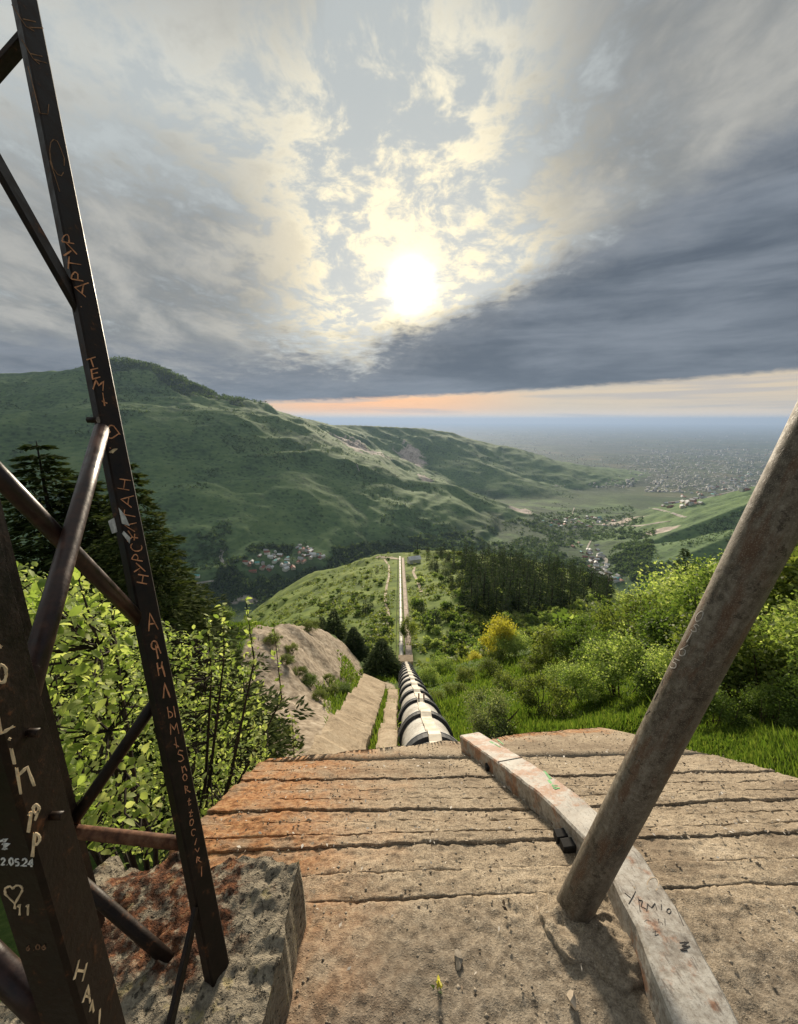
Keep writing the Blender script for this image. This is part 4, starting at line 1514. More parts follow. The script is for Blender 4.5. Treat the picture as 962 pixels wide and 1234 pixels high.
def build_pipe():
    def cen(y):
        return Vector((PIPE_X, y, float(pipe_top(y)) - R_RING))
    root = empty('penstock_pipe', cen(3.2))
    tag(root, 'large white steel pipe with black bands running down the slope', 'pipe')
    o0 = cen(3.2)
    for (ya, yb, n) in ((3.2, 33, 40), (33, 90, 30), (90, 271, 60)):
        pts = [cen(y) - o0 for y in np.linspace(ya, yb, n)]
        link('pipe_section', tube_mesh('pipe_section', pts, R_BAR, 36), M['pipe'], root)
    rm = ring_mesh('ring', R_BAR - 0.02, R_RING, 0.19)
    re_ = ring_mesh('ring_lip', R_RING - 0.03, R_RING + 0.012, 0.022)
    y = 5.85
    ang = -math.atan(0.58)
    while y < 33:
        r = link('ring', rm, M['ring'], root)
        r.location = cen(y) - o0
        r.rotation_euler = (ang, 0, 0)
        e = link('ring_lip', re_, M['ring_edge'], r)
        e.location = (0, 0.17, 0)
        y += 2.1
    for y in np.arange(93, 271, 11.5):
        r = link('ring', rm, M['ring_edge'], root)
        r.location = cen(y) - o0
        r.rotation_euler = (-math.atan(0.19), 0, 0)
    # cover strip along the crown, humped over every band
    y = 5.85
    k = 0
    while y < 32:
        w = 0.105 + 0.012 * math.sin(k * 2.1)
        V, F = [], []
        prof = [(-1.06, -0.045), (-0.34, -0.045), (-0.22, 0.035), (0.22, 0.035), (0.34, -0.045), (1.05, -0.045)]
        for (q, h) in prof:
            yy = y + q
            c = cen(yy) - o0
            up = Vector((0, math.sin(-ang), math.cos(ang)))
            p = c + up * (R_RING + h)
            V += [p + Vector((-w, 0, 0)), p + Vector((w, 0, 0)), p + Vector((w, 0, 0)) - up * 0.07, p + Vector((-w, 0, 0)) - up * 0.07]
        for i in range(len(prof) - 1):
            a = 4 * i
            F += [(a, a + 1, a + 5, a + 4), (a + 1, a + 2, a + 6, a + 5), (a + 3, a, a + 4, a + 7)]
        F += [(0, 3, 2, 1), (len(V) - 4, len(V) - 3, len(V) - 2, len(V) - 1)]
        me = bpy.data.meshes.new('cover_plate')
        me.from_pydata([tuple(v) for v in V], [], F)
        link('cover_plate', me, M['strip'], root)
        y += 2.1
        k += 1
    # bracket standing on the crown
    c = cen(10.05) - o0 + Vector((0.02, 0.1, R_RING + 0.06))
    for dx in (-0.07, 0.07):
        link('bracket', prism_mesh('bracket', c + Vector((dx, 0, -0.05)), c + Vector((dx, 0, 0.16)), Vector((1, 0, 0)), Vector((0, 1, 0)), 0.02, 0.02), M['rusty'], root)
    # concrete saddles under the lower run
    sm = prism_mesh('saddle', Vector((-0.75, 0, 0)), Vector((0.75, 0, 0)), Vector((0, 1, 0)), Vector((0, 0, 1)), 0.45, 0.5, 0.05)
    for y in np.arange(93, 271, 11.5):
        s = link('saddle', sm, M['slab'], root)
        s.location = cen(y) - o0 + Vector((0, 0, -0.85))
    # head wall where the pipe bends over the knee
    c = cen(33.2)
    me = prism_mesh('anchor_block', c + Vector((-0.66, 0.5, 0.0)), c + Vector((0.66, 0.5, 0.0)), Vector((0, 1, 0)), Vector((0, 0, 1)), 0.6, 0.72, 0.08)
    o = link('anchor_block', me, M['slab'])
    tag(o, 'pale concrete anchor block where the pipe bends over the knee', 'block')
    # stair walkway to the right of the lower pipe
    w = empty('stair_walkway', cen(92) + Vector((1.6, 0, 0)))
    tag(w, 'narrow weathered walkway with railing beside the lower pipe', 'walkway')
    wo = w.location.copy()

    def wp(y, dx, dz):
        return Vector((PIPE_X + dx, y, float(pipe_top(y)) - 0.75 + dz)) - wo
    V, F = [], []
    ys = np.linspace(92, 270, 90)
    for y in ys:
        V += [wp(y, 1.15, 0), wp(y, 2.7, 0), wp(y, 2.7, -.25), wp(y, 1.15, -.25)]
    for i in range(len(ys) - 1):
        a = 4 * i
        F += [(a, a + 1, a + 5, a + 4), (a + 1, a + 2, a + 6, a + 5), (a + 3, a, a + 4, a + 7)]
    me = bpy.data.meshes.new('walk_deck')
    me.from_pydata([tuple(v) for v in V], [], F)
    link('walk_deck', me, M['walk'], w)
    for dx in (1.15, 2.7):
        link('handrail', tube_mesh('handrail', [wp(y, dx, 1.0) for y in ys], 0.05, 6), M['walk'], w)
    pm = tube_mesh('post', [(0, 0, -1.0), (0, 0, 1.0)], 0.06, 6)
    for i, y in enumerate(np.arange(92, 270, 5.0)):
        for dx in (1.15, 2.7):
            p = link('post', pm, M['walk'], w)
            p.location = wp(y, dx, 0)
    # fence posts left of the lower pipe
    fr = empty('cable_fence', cen(92) + Vector((-1.4, 0, 0)))
    tag(fr, 'line of thin pale posts along the left of the lower pipe', 'fence')
    fo = fr.location.copy()
    for y in np.arange(92, 268, 4.2):
        p = link('post', pm, M['strip'], fr)
        p.location = Vector((PIPE_X - 1.35 - 0.1 * math.sin(y), y, float(pipe_top(y)) - 0.6)) - fo


build_pipe()


# ------------------------------------------------------------------ stepped concrete apron beside the pipe
def build_apron():
    def slab(y0, y1, xa, xb, ha, hb, seed):
        """tilted slab block: heights ha (left) and hb (right) above the crown line of the pipe"""
        nx, ny = 10, 12
        V, F = [], []
        for j in range(ny):
            for i in range(nx):
                u, v = i / (nx - 1), j / (ny - 1)
                x, y = xa + u * (xb - xa), y0 + v * (y1 - y0)
                z = float(pipe_top(y0 + (y - y0) * 0.62)) + ha + (hb - ha) * u
                e = min(u, 1 - u, v, 1 - v)
                jx = 0.05 * float(fbm(np.array([y * 4.0]), np.array([seed * 1.3 + i]), 2, seed)[0]) if i in (0, nx - 1) else 0
                z += 0.03 * float(fbm(np.array([x * 5]), np.array([y * 5]), 3, seed)[0]) - (0.03 if e < 0.01 else 0)
                V.append((x + jx, y, z))
        for j in range(ny - 1):
            for i in range(nx - 1):
                a = j * nx + i
                F.append((a, a + 1, a + nx + 1, a + nx))
        rg = [i for i in range(nx)] + [j * nx + nx - 1 for j in range(1, ny)] + [(ny - 1) * nx + i for i in range(nx - 2, -1, -1)] + [j * nx for j in range(ny - 2, 0, -1)]
        b0 = len(V)
        for i in rg:
            V.append((V[i][0], V[i][1], V[i][2] - 0.8))
        n = len(rg)
        for k in range(n):
            F.append((rg[(k + 1) % n], rg[k], b0 + k, b0 + (k + 1) % n))
        me = bpy.data.meshes.new('slab')
        me.from_pydata(V, [], F)
        return me
    rootA = empty('stepped_apron', (-0.9, 5.6, float(pipe_top(5.6)) - 0.4))
    tag(rootA, 'stepped sandy concrete slabs beside the white pipe', 'apron')
    inv = Matrix.Translation(-rootA.location)
    y, k = 4.6, 0
    while y < 17:
        L = 1.15 + 0.25 * math.sin(k * 1.9)
        me = slab(y, y + L - 0.10, -1.30 - 0.03 * k + 0.03 * math.sin(k * 3), -0.60, 0.05 + 0.03 * math.sin(k * 2.7), -0.42, k)
        me.transform(inv)
        link('slab', me, M['slab'], rootA)
        y += L
        k += 1
    y, k = 4.8, 0
    while y < 15:
        L = 1.3 + 0.3 * math.sin(k * 2.3)
        me = slab(y, y + L - 0.05, -0.42, -0.05, -0.46, -0.5, 30 + k)
        me.transform(inv)
        link('slab', me, M['slab'], rootA)
        y += L
        k += 1


build_apron()


# ------------------------------------------------------------------ foliage
def mk_leaf(name, lo, mid, hi, trans=0.45, trans_col=None, rough=0.6, spec=0.2):
    m = bpy.data.materials.new(name)
    m.use_nodes = True
    T = NT(m.node_tree)
    out = T.n('ShaderNodeOutputMaterial')
    t = aval(T, 'tint')
    oi = T.n('ShaderNodeObjectInfo').outputs['Random']
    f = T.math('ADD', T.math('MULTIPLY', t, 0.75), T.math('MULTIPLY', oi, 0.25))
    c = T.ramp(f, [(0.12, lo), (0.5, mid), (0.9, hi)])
    b = T.n('ShaderNodeBsdfPrincipled')
    b.inputs['Roughness'].default_value = rough
    b.inputs['Specular IOR Level'].default_value = spec
    T.put(b.inputs['Base Color'], c)
    tr = T.n('ShaderNodeBsdfTranslucent')
    tc = T.mix(1.0, c, trans_col or (1.35, 1.4, 0.75), 'MULTIPLY')
    T.put(tr.inputs[0], tc)
    mx = T.n('ShaderNodeMixShader')
    mx.inputs[0].default_value = trans
    T.t.links.new(b.outputs[0], mx.inputs[1])
    T.t.links.new(tr.outputs[0], mx.inputs[2])
    T.t.links.new(mx.outputs[0], out.inputs[0])
    return m


LEAF = {
    'bright': mk_leaf('bright_leaves', (0.10, 0.17, 0.042), (0.26, 0.345, 0.10), (0.54, 0.585, 0.28), 0.53, None, 0.6, 0.12),
    'green': mk_leaf('green_leaves', (0.055, 0.095, 0.024), (0.115, 0.178, 0.042), (0.21, 0.27, 0.075), 0.5),
    'olive': mk_leaf('olive_leaves', (0.075, 0.11, 0.028), (0.16, 0.20, 0.05), (0.27, 0.30, 0.09), 0.48),
    'silver': mk_leaf('grey_green_leaves', (0.08, 0.115, 0.05), (0.16, 0.20, 0.09), (0.30, 0.33, 0.18), 0.4),
    'yellow': mk_leaf('yellow_leaves', (0.34, 0.31, 0.04), (0.58, 0.52, 0.085), (0.74, 0.68, 0.18), 0.5, (1.1, 1.15, 0.6)),
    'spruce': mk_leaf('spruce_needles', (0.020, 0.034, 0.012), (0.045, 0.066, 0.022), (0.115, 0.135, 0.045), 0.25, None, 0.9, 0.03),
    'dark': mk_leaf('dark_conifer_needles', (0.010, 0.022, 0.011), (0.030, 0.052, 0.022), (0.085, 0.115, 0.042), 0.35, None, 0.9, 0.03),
    'grass': mk_leaf('grass_blades', (0.045, 0.085, 0.016), (0.095, 0.155, 0.026), (0.19, 0.235, 0.055), 0.45),
    'far': mk_leaf('far_foliage', (0.042, 0.072, 0.034), (0.074, 0.115, 0.050), (0.12, 0.165, 0.068), 0.38, None, 0.9, 0.03),
}
M['bark'] = material('bark', flat((0.075, 0.055, 0.042), 0.4, 12), 0.9)
M['bark_dark'] = material('dark_bark', flat((0.035, 0.027, 0.022), 0.4, 12), 0.9)


def leaf_quads(C, N, T_, size, width, tint, fold=0.0, shape='kite'):
    """kite leaves: centre base C, facing N, pointing T_, length size, width ratio"""
    n = len(C)
    T_ = T_ / (np.linalg.norm(T_, axis=1, keepdims=True) + 1e-9)
    S = np.cross(N, T_)
    S /= (np.linalg.norm(S, axis=1, keepdims=True) + 1e-9)
    Nn = np.cross(T_, S)
    size = np.broadcast_to(size, (n,))[:, None]
    w = np.broadcast_to(width, (n,))[:, None] * size * 0.5
    if shape == 'kite':
        a = C
        b = C + T_ * size * 0.45 + S * w + Nn * fold * size
        c = C + T_ * size
        d = C + T_ * size * 0.45 - S * w + Nn * fold * size
        V = np.stack([a, b, c, d], 1).reshape(-1, 3)
        F = (np.arange(n) * 4)[:, None] + np.array([[0, 1, 2, 3]])
        tv = np.repeat(tint, 4)
    else:   # oval leaf of two folded halves, bent along its length
        dr = -Nn * size
        pts = [C, C + T_ * size * .28 + S * w * .85 + Nn * fold * size, C + T_ * size * .65 + S * w * .9 + Nn * fold * size + dr * .05, C + T_ * size + dr * .16,
               C + T_ * size * .65 - S * w * .9 + Nn * fold * size + dr * .05, C + T_ * size * .28 - S * w * .85 + Nn * fold * size, C + T_ * size * .35, C + T_ * size * .68 + dr * .04]
        V = np.stack(pts, 1).reshape(-1, 3)
        q = np.array([[0, 1, 6, 6], [1, 2, 7, 6], [2, 3, 7, 7], [0, 6, 5, 5], [6, 7, 4, 5], [7, 3, 4, 4]])
        F = ((np.arange(n) * 8)[:, None, None] + q[None]).reshape(-1, 4)
        tv = np.repeat(tint, 8)
        return V, F, tv
    return V, F, tv


def leaf_mesh(name, V, F, tv):
    if F.shape[1] == 4 and (F[:, 2] == F[:, 3]).any():
        q = F[F[:, 2] != F[:, 3]]
        t = F[F[:, 2] == F[:, 3]][:, :3]
        tri = np.concatenate([q[:, [0, 1, 2]], q[:, [0, 2, 3]], t])
        me = mesh_np(name, V, tri)
    else:
        me = mesh_np(name, V, F)
    attr(me, 'tint', tv)
    return me


def unit(n, g):
    v = g.normal(size=(n, 3))
    return v / np.linalg.norm(v, axis=1, keepdims=True)


def bush_leaves(seed, w, h, n, leaf, lumps=14, openness=0.35, upright=0.2):
    """crown of a deciduous shrub: leaves on lobed clumps, denser outside"""
    g = np.random.default_rng(seed)
    cu = unit(lumps, g)
    cu[:, 2] = np.abs(cu[:, 2]) * 0.9
    cr = g.uniform(0.35, 0.78, lumps)
    cc = cu * cr[:, None] * np.array([w / 2, w / 2, h * 0.62]) + np.array([0, 0, h * 0.36])
    crad = g.uniform(0.20, 0.42, lumps) * min(w, h * 1.1) * 0.55
    li = g.integers(0, lumps, n)
    dv = unit(n, g)
    rr = crad[li] * (g.uniform(0.0, 1.0, n) ** openness)
    # small sub-clumps make light and dark patches
    sub = g.normal(size=(lumps * 14, 3)) * 0.55
    si = li * 14 + g.integers(0, 14, n)
    p = cc[li] + (dv * 0.62 + sub[si] * 0.62) * rr[:, None]
    p[:, 2] = np.maximum(p[:, 2], 0.03 * h + 0.1 * h * g.uniform(0, 1, n))
    N = dv + np.array([0, 0, 0.7]) + g.normal(size=(n, 3)) * 0.5
    Td = dv * 0.7 + g.normal(size=(n, 3)) * 0.6 + np.array([0, 0, upright])
    hgt = np.clip(p[:, 2] / h, 0, 1)
    tint = np.clip(0.5 + 0.22 * g.normal(size=n) + 0.28 * (g.uniform(size=lumps)[li] - 0.5) + 0.12 * (hgt - 0.5), 0, 1)
    return leaf_quads(p, N, Td, leaf * g.uniform(0.65, 1.3, n), g.uniform(0.5, 0.75, n), tint, 0.05)


def stem_mesh(name, seed, w, h, n=7, r=0.03):
    g = random.Random(seed)
    bm_parts = []
    V, F = [], []
    for i in range(n):
        a = g.uniform(0, 2 * math.pi)
        tip = Vector((math.cos(a) * w * g.uniform(.1, .36), math.sin(a) * w * g.uniform(.1, .36), h * g.uniform(.5, .85)))
        b = Vector((math.cos(a) * .06 * w, math.sin(a) * .06 * w, -0.25))
        mid = b.lerp(tip, .5) + Vector((g.uniform(-.1, .1) * w, g.uniform(-.1, .1) * w, 0.06 * h))
        t = tube_mesh('t', [b, mid, tip], [r, r * .6, r * .2], 5, False)
        o = len(V)
        V += [tuple(v.co) for v in t.vertices]
        F += [tuple(x + o for x in p.vertices) for p in t.polygons]
        bpy.data.meshes.remove(t)
    me = bpy.data.meshes.new(name)
    me.from_pydata(V, [], F)
    return me


def conifer_leaves(seed, h, r0, tiers, per, twigs, size, droop=0.25, ragged=0.25):
    g = np.random.default_rng(seed)
    C, N, T_, S, tint = [], [], [], [], []
    for t in range(tiers):
        f = (t + g.uniform(-.3, .3)) / tiers
        f = min(max(f, 0.0), 0.985)
        z = h * (0.04 + 0.95 * f)
        R_ = r0 * (1 - f) ** 0.85 * (1 + ragged * g.normal()) + 0.02 * r0
        m = max(4, int(per * (0.45 + 0.55 * (1 - f))))
        for k in range(m):
            a = 2 * math.pi * (k + g.uniform(-.4, .4)) / m + t * 1.3
            L = R_ * g.uniform(0.72, 1.12)
            nt = max(3, int(twigs * (0.35 + 0.65 * (1 - f))))
            s = np.sqrt(g.uniform(0.04, 1, nt))
            out = np.array([math.cos(a), math.sin(a), 0])
            side = np.array([-math.sin(a), math.cos(a), 0])
            sag = -droop * L * s ** 1.6 + 0.14 * L * np.maximum(0, s - 0.7)
            spread = (0.30 * L * (1 - 0.75 * s) * g.uniform(-1, 1, nt))
            p = out * (L * s)[:, None] + side * spread[:, None]
            p[:, 2] = z + sag + g.normal(size=nt) * 0.02 * L
            C.append(p)
            d = out * 0.9 + side * (np.sign(spread) * 0.75)[:, None] + np.array([0, 0, -0.12])
            T_.append(d + g.normal(size=(nt, 3)) * 0.25)
            N.append(np.array([0, 0, 1.0]) + g.normal(size=(nt, 3)) * 0.45)
            S.append(size * g.uniform(0.7, 1.25, nt) * (0.55 + 0.45 * (1 - f)))
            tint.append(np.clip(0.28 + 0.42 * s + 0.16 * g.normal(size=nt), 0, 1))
    C, N, T_ = (np.concatenate(q) for q in (C, N, T_))
    return leaf_quads(C, N, T_, np.concatenate(S), 0.34, np.concatenate(tint), 0.02)


def place(proto_parts, name, loc, rz, sc, label, cat, group=None):
    """a thing from shared part meshes: Empty root + one object per part"""
    e = empty(name, loc, rz)
    e.scale = sc if isinstance(sc, (tuple, list)) else (sc, sc, sc)
    for nm, me in proto_parts:
        link(nm, me, None, e)
    tag(e, label, cat, group)
    return e


def proto_bush(seed, w, h, n, leaf, mat, **kw):
    V, F, tv = bush_leaves(seed, w, h, n, leaf, **kw)
    a = leaf_mesh('crown', V, F, tv)
    a.materials.append(LEAF[mat])
    s = stem_mesh('stem', seed, w, h)
    s.materials.append(M['bark'])
    return [('crown', a), ('stem', s)]


def proto_conifer(seed, h, r0, tiers, per, twigs, size, mat, **kw):
    V, F, tv = conifer_leaves(seed, h, r0, tiers, per, twigs, size, **kw)
    a = leaf_mesh('crown', V, F, tv)
    a.materials.append(LEAF[mat])
    t = tube_mesh('trunk', [(0, 0, -0.6), (0, 0, h * .5), (0, 0, h * .98)], [h * .016 + .02, h * .009 + .01, 0.006], 7, False)
    t.materials.append(M['bark_dark'])
    return [('crown', a), ('trunk', t)]


# ---- leafy apple-like tree below the left edge of the platform
def build_leafy_tree():
    g = np.random.default_rng(11)
    base = Vector((-1.75, 2.25, tz(-1.75, 2.25) - 0.1))
    n_try = 7600
    y = 1.22 + 3.0 * g.uniform(0, 1, n_try) ** 1.05
    xr = np.where(y < 2.35, -0.99, -0.335 * y - 0.12)
    xl = -1.25 * y - 0.55
    x = xl + (xr - xl) * g.uniform(0, 1, n_try)
    u = x / y
    topk = np.interp(u, [-1.4, -1.05, -0.86, -0.7, -0.55, -0.42, -0.33], [-0.38, -0.36, -0.40, -0.50, -0.54, -0.60, -0.66])
    lump = 0.24 * fbm(x * 2.2, y * 2.2, 3, 5) - 0.05
    ztop = topk * y + lump
    dep = g.uniform(0, 1, n_try) ** 1.3 * np.interp(y, [1.2, 2, 4.2], [1.0, 1.7, 2.3])
    z = ztop - dep
    hole = fbm(x * 3.1 + z * 1.2, y * 3.1 - z * 1.5, 3, 15)
    keep = (hole > -0.08)
    C0 = np.stack([x, y, z], 1)[keep]
    C0 = C0[(C0[:, 2] > terrain_z(C0[:, 0], C0[:, 1]) + 0.1)][:4300]
    # sprouting shoots above the crown
    shoots = []
    for (px_, py_, yy, ln) in ((92, 690, 1.35, .22), (330, 752, 2.95, .5), (296, 722, 2.6, .35), (250, 745, 2.3, .3), (120, 715, 1.5, .2), (352, 860, 3.3, .4), (270, 730, 2.5, .3)):
        tip = P(px_, py_, yy)
        a = tip + Vector((g.uniform(-.08, .02), 0.05, -ln * 1.4))
        shoots.append((a, tip))
    root = empty('apple_tree', base)
    tag(root, 'bright green broad leaved tree growing up below the rusty platform edge', 'tree')
    # leaves: clusters of 5 to 8
    cc, dirs = [], []
    for p in C0:
        m = g.integers(4, 8)
        cc.append(np.repeat(p[None], m, 0) + g.normal(size=(m, 3)) * 0.022)
    for a, b in shoots:
        for k in range(16):
            f = k / 15
            q = np.array(a.lerp(b, f))
            cc.append(np.repeat(q[None], 3, 0) + g.normal(size=(3, 3)) * 0.012)
    C = np.concatenate(cc)
    n = len(C)
    T_ = unit(n, g) * np.array([1, 1, 0.7]) + np.array([0, 0, 0.25])
    N = np.array([0, 0, 1.0]) + g.normal(size=(n, 3)) * 0.55 + np.array([0.0, 0.25, 0])
    size = 0.018 + 0.038 * g.uniform(0, 1, n) ** 1.3
    width = g.uniform(0.50, 0.68, n)
    tint = np.clip(0.52 + 0.22 * g.normal(size=n), 0, 1)
    fold = 0.06
    order = np.argsort(C[:, 1] - 0.35 * C[:, 2])
    big, rest = order[:260], order[260:]
    o0 = np.array(base)
    V, F, tv = leaf_quads(C[rest] - o0, N[rest], T_[rest], size[rest], width[rest], tint[rest], fold, 'oval')
    cr = link('crown', leaf_mesh('crown', V, F, tv), LEAF['bright'], root)
    cr['kind'] = 'stuff'
    # the nearest leaves are objects of their own
    protos = []
    for k in range(8):
        V, F, tv = leaf_quads(np.zeros((1, 3)), np.array([[0, 0, 1.0]]), np.array([[0, 1.0, 0]]), np.array([1.0]), np.array([0.52 + 0.02 * k]), np.array([0.15 + 0.1 * k]), 0.06, 'oval')
        me = leaf_mesh('leaf', V, F, tv)
        me.materials.append(LEAF['bright'])
        protos.append(me)
    for i in big:
        t = Vector(T_[i]).normalized()
        s = Vector(np.cross(N[i], T_[i])).normalized()
        nn = t.cross(s)
        mt = Matrix((( -s.x, t.x, nn.x, C[i][0] - o0[0]), (-s.y, t.y, nn.y, C[i][1] - o0[1]), (-s.z, t.z, nn.z, C[i][2] - o0[2]), (0, 0, 0, 1)))
        lf = link('leaf', protos[int(g.integers(0, 8))], None, cr)
        lf.matrix_local = mt @ Matrix.Scale(float(size[i]), 4)
    # trunk, limbs and twigs: grow every cluster from the nearest limb point
    limbs = []
    V, F = [], []

    def add(pts, rad, seg=6):
        t = tube_mesh('t', pts, rad, seg, False)
        o = len(V)
        V.extend(tuple(v.co) for v in t.vertices)
        F.extend(tuple(q + o for q in p.vertices) for p in t.polygons)
        bpy.data.meshes.remove(t)
    ends = [C0[int(k)] for k in g.choice(len(C0), 26, replace=False)] + [np.array(a) for a, b in shoots]
    for e in ends:
        e = Vector(e)
        w = e - base
        pts = [Vector((0, 0, 0)), w * 0.3 + Vector((0, 0, 0.16)), w * 0.65 + Vector((g.uniform(-.1, .1), g.uniform(-.1, .1), 0.14)), w]
        add(pts, [0.035, 0.02, 0.012, 0.005])
        for k in range(2, 11):
            f = k / 10
            j = min(int(f * 3), 2)
            limbs.append(pts[j].lerp(pts[j + 1], f * 3 - j))
    for a, b in shoots:
        add([a - base, (a + b) / 2 - base, b - base], [0.006, 0.004, 0.002], 5)
    LM = np.array([tuple(q) for q in limbs])
    for p in C0[::3]:
        q = p - o0
        d = np.linalg.norm(LM - q, axis=1)
        a = Vector(LM[int(np.argmin(d))])
        b = Vector(q)
        if 0.03 < (b - a).length < 0.9:
            add([a, a.lerp(b, .55) + Vector((g.uniform(-.03, .03), g.uniform(-.03, .03), -0.02)), b], [0.006, 0.004, 0.0022], 4)
    me = bpy.data.meshes.new('trunk')
    me.from_pydata(V, [], F)
    link('trunk', me, M['bark_dark'], root)


build_leafy_tree()


# ---- big spruces standing left behind the tower
def build_big_spruces():
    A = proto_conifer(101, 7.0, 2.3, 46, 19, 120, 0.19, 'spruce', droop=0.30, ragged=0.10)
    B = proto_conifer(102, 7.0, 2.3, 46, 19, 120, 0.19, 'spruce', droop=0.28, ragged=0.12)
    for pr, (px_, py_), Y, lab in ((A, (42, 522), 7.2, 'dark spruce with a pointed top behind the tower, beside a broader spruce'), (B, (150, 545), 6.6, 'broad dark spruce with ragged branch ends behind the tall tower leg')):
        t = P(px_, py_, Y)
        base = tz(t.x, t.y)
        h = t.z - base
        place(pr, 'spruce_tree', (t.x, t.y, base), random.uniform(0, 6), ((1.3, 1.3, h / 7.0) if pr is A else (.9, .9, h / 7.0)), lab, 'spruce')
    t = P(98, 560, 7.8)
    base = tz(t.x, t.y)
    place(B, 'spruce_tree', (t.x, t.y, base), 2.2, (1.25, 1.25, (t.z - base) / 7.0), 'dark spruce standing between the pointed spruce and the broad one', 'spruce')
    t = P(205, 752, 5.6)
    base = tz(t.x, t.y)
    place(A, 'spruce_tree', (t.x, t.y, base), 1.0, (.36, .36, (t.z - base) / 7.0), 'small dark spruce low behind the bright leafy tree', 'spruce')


build_big_spruces()

# ---- shrubs and trees of the right bank
def build_right_bank():
    g = random.Random(5)
    P1 = [proto_bush(200 + k, 3.2, 3.0, 7500, 0.095, 'green', lumps=20) for k in range(3)]
    P2 = [proto_bush(210 + k, 3.0, 2.9, 7500, 0.090, 'bright', lumps=20) for k in range(2)]
    P3 = [proto_bush(220 + k, 2.6, 2.0, 5500, 0.080, 'olive', lumps=16) for k in range(2)]
    PS = proto_bush(230, 1.9, 1.35, 7000, 0.045, 'silver', lumps=18, upright=0.6)
    PY = proto_bush(240, 3.4, 3.6, 6500, 0.11, 'yellow', lumps=18)
    # px, py of the foot, height m, width factor, kind
    rows = []
    for px_ in range(610, 1010, 33):
        rows.append((px_ + g.uniform(-8, 8), 742 + g.uniform(-6, 6), g.uniform(3.4, 4.8), 'g' if g.random() < .6 else 'b'))
    for px_ in range(628, 1040, 32):
        rows.append((px_ + g.uniform(-12, 12), 772 + g.uniform(-8, 8), g.uniform(2.9, 4.2), g.choice('ggbbo')))
    for px_ in range(668, 1080, 34):
        rows.append((px_ + g.uniform(-12, 12), 806 + g.uniform(-8, 8), g.uniform(2.2, 3.2), g.choice('ggbgo')))
    for px_ in range(700, 1120, 40):
        rows.append((px_ + g.uniform(-12, 12), 842 + g.uniform(-6, 6), g.uniform(1.3, 2.1), g.choice('gbbo')))
    for px_ in range(860, 1120, 60):
        rows.append((px_ + g.uniform(-12, 12), 876 + g.uniform(-6, 6), g.uniform(0.7, 1.1), g.choice('ggo')))
    names = {'g': ('deep green leafy shrub in the thicket on the bank right of the pipe', 'dark green shrubs of the thicket'),
             'b': ('light yellow green leafy shrub in the thicket on the bank right of the pipe', 'light green shrubs of the thicket'),
             'o': ('olive green low shrub in the thicket on the bank right of the pipe', 'olive shrubs of the thicket')}
    for (px_, py_, h, kd) in rows:
        q = spot(px_, py_, 4, 80)
        if q is None:
            continue
        h *= 1.08 + 0.30 * max(0, px_ - 740) / 260
        pr = g.choice({'g': P1, 'b': P2, 'o': P3}[kd])
        h0 = {'g': 3.0, 'b': 2.9, 'o': 2.0}[kd]
        s = h / h0
        place(pr, 'leafy_shrub', q - Vector((0, 0, 0.1)), g.uniform(0, 6.28), (s * g.uniform(.95, 1.25), s * g.uniform(.95, 1.25), s), names[kd][0], 'shrub', names[kd][1])
    for (px_, py_, s, pr, nm, lab) in ((590, 888, 1.2, PS, 'grey_shrub', 'grey green twiggy shrub right beside the pipe below the platform'),
                                       (656, 862, .8, P3[0], 'leafy_shrub', 'rounded olive shrub standing alone on the grass beside bare soil'),
                                       ):
        q = spot(px_, py_, 4, 120)
        if q is None:
            continue
        place(pr, nm, q - Vector((0, 0, 0.1)), 1.0, s, lab, 'shrub')
    for (px_, top, Y, wd, lab) in ((604, 734, 27, 1.0, 'bright yellow shrub at the edge of the green thicket'), (572, 782, 36, 0.6, 'small yellowish shrub low on the slope beside the pipe'),
                                   (492, 738, 105, 2.2, 'yellow green rounded bush beside the lower pipe')):
        t = P(px_, top, Y)
        b = tz(t.x, t.y)
        place(PY if px_ != 492 else P3[0], 'yellow_shrub', (t.x, t.y, b - .1), 1.0, (wd, wd, max(.3, (t.z - b) / (3.6 if px_ != 492 else 2.0))), lab, 'shrub')
    # low shrubs at the foot of the right bank and on the bare left bank
    low = [(580, 782, 1.9), (632, 776, 2.2), (618, 792, 1.8), (594, 796, 1.6), (527, 850, .9), (548, 838, 1.1), (518, 826, 1.2), (532, 812, 1.4), (560, 822, 1.3), (590, 815, 1.4), (610, 830, 1.2), (640, 812, 1.5), (512, 806, 1.2), (575, 790, 1.5), (545, 786, 1.6), (600, 800, 1.2), (675, 832, 1.0)]
    for (px_, py_, h) in low:
        q = spot(px_, py_, 4, 120)
        if q is None:
            continue
        kd = g.choice('oob')
        pr = g.choice({'b': P2, 'o': P3}[kd])
        s = h / 2.2
        place(pr, 'leafy_shrub', q - Vector((0, 0, 0.1)), g.uniform(0, 6.28), (s * 1.2, s * 1.2, s), 'low shrub on the grassy slope between the pipe and the thicket', 'shrub', 'low shrubs beside the pipe')
    lowl = [(385, 842, .5), (400, 836, .55), (415, 838, .5), (432, 836, .45), (372, 826, .5), (360, 812, .5), (345, 800, .55), (395, 822, .5), (420, 822, .5), (440, 826, .4), (352, 786, .5), (330, 775, .6), (312, 752, .8), (335, 748, .9), (360, 752, 1.0), (290, 750, .8), (375, 760, .9), (268, 758, .8), (320, 740, .9), (348, 742, .9)]
    for (px_, py_, h) in lowl:
        q = spot(px_, py_, 5, 60)
        if q is None:
            continue
        pr = g.choice(P3 + P1[:1])
        s = h / 2.2
        place(pr, 'leafy_shrub', q - Vector((0, 0, 0.05)), g.uniform(0, 6.28), (s * 1.5, s * 1.5, s), 'small green shrub growing on the bare sandy bank left of the pipe', 'shrub', 'small shrubs on the sandy bank')
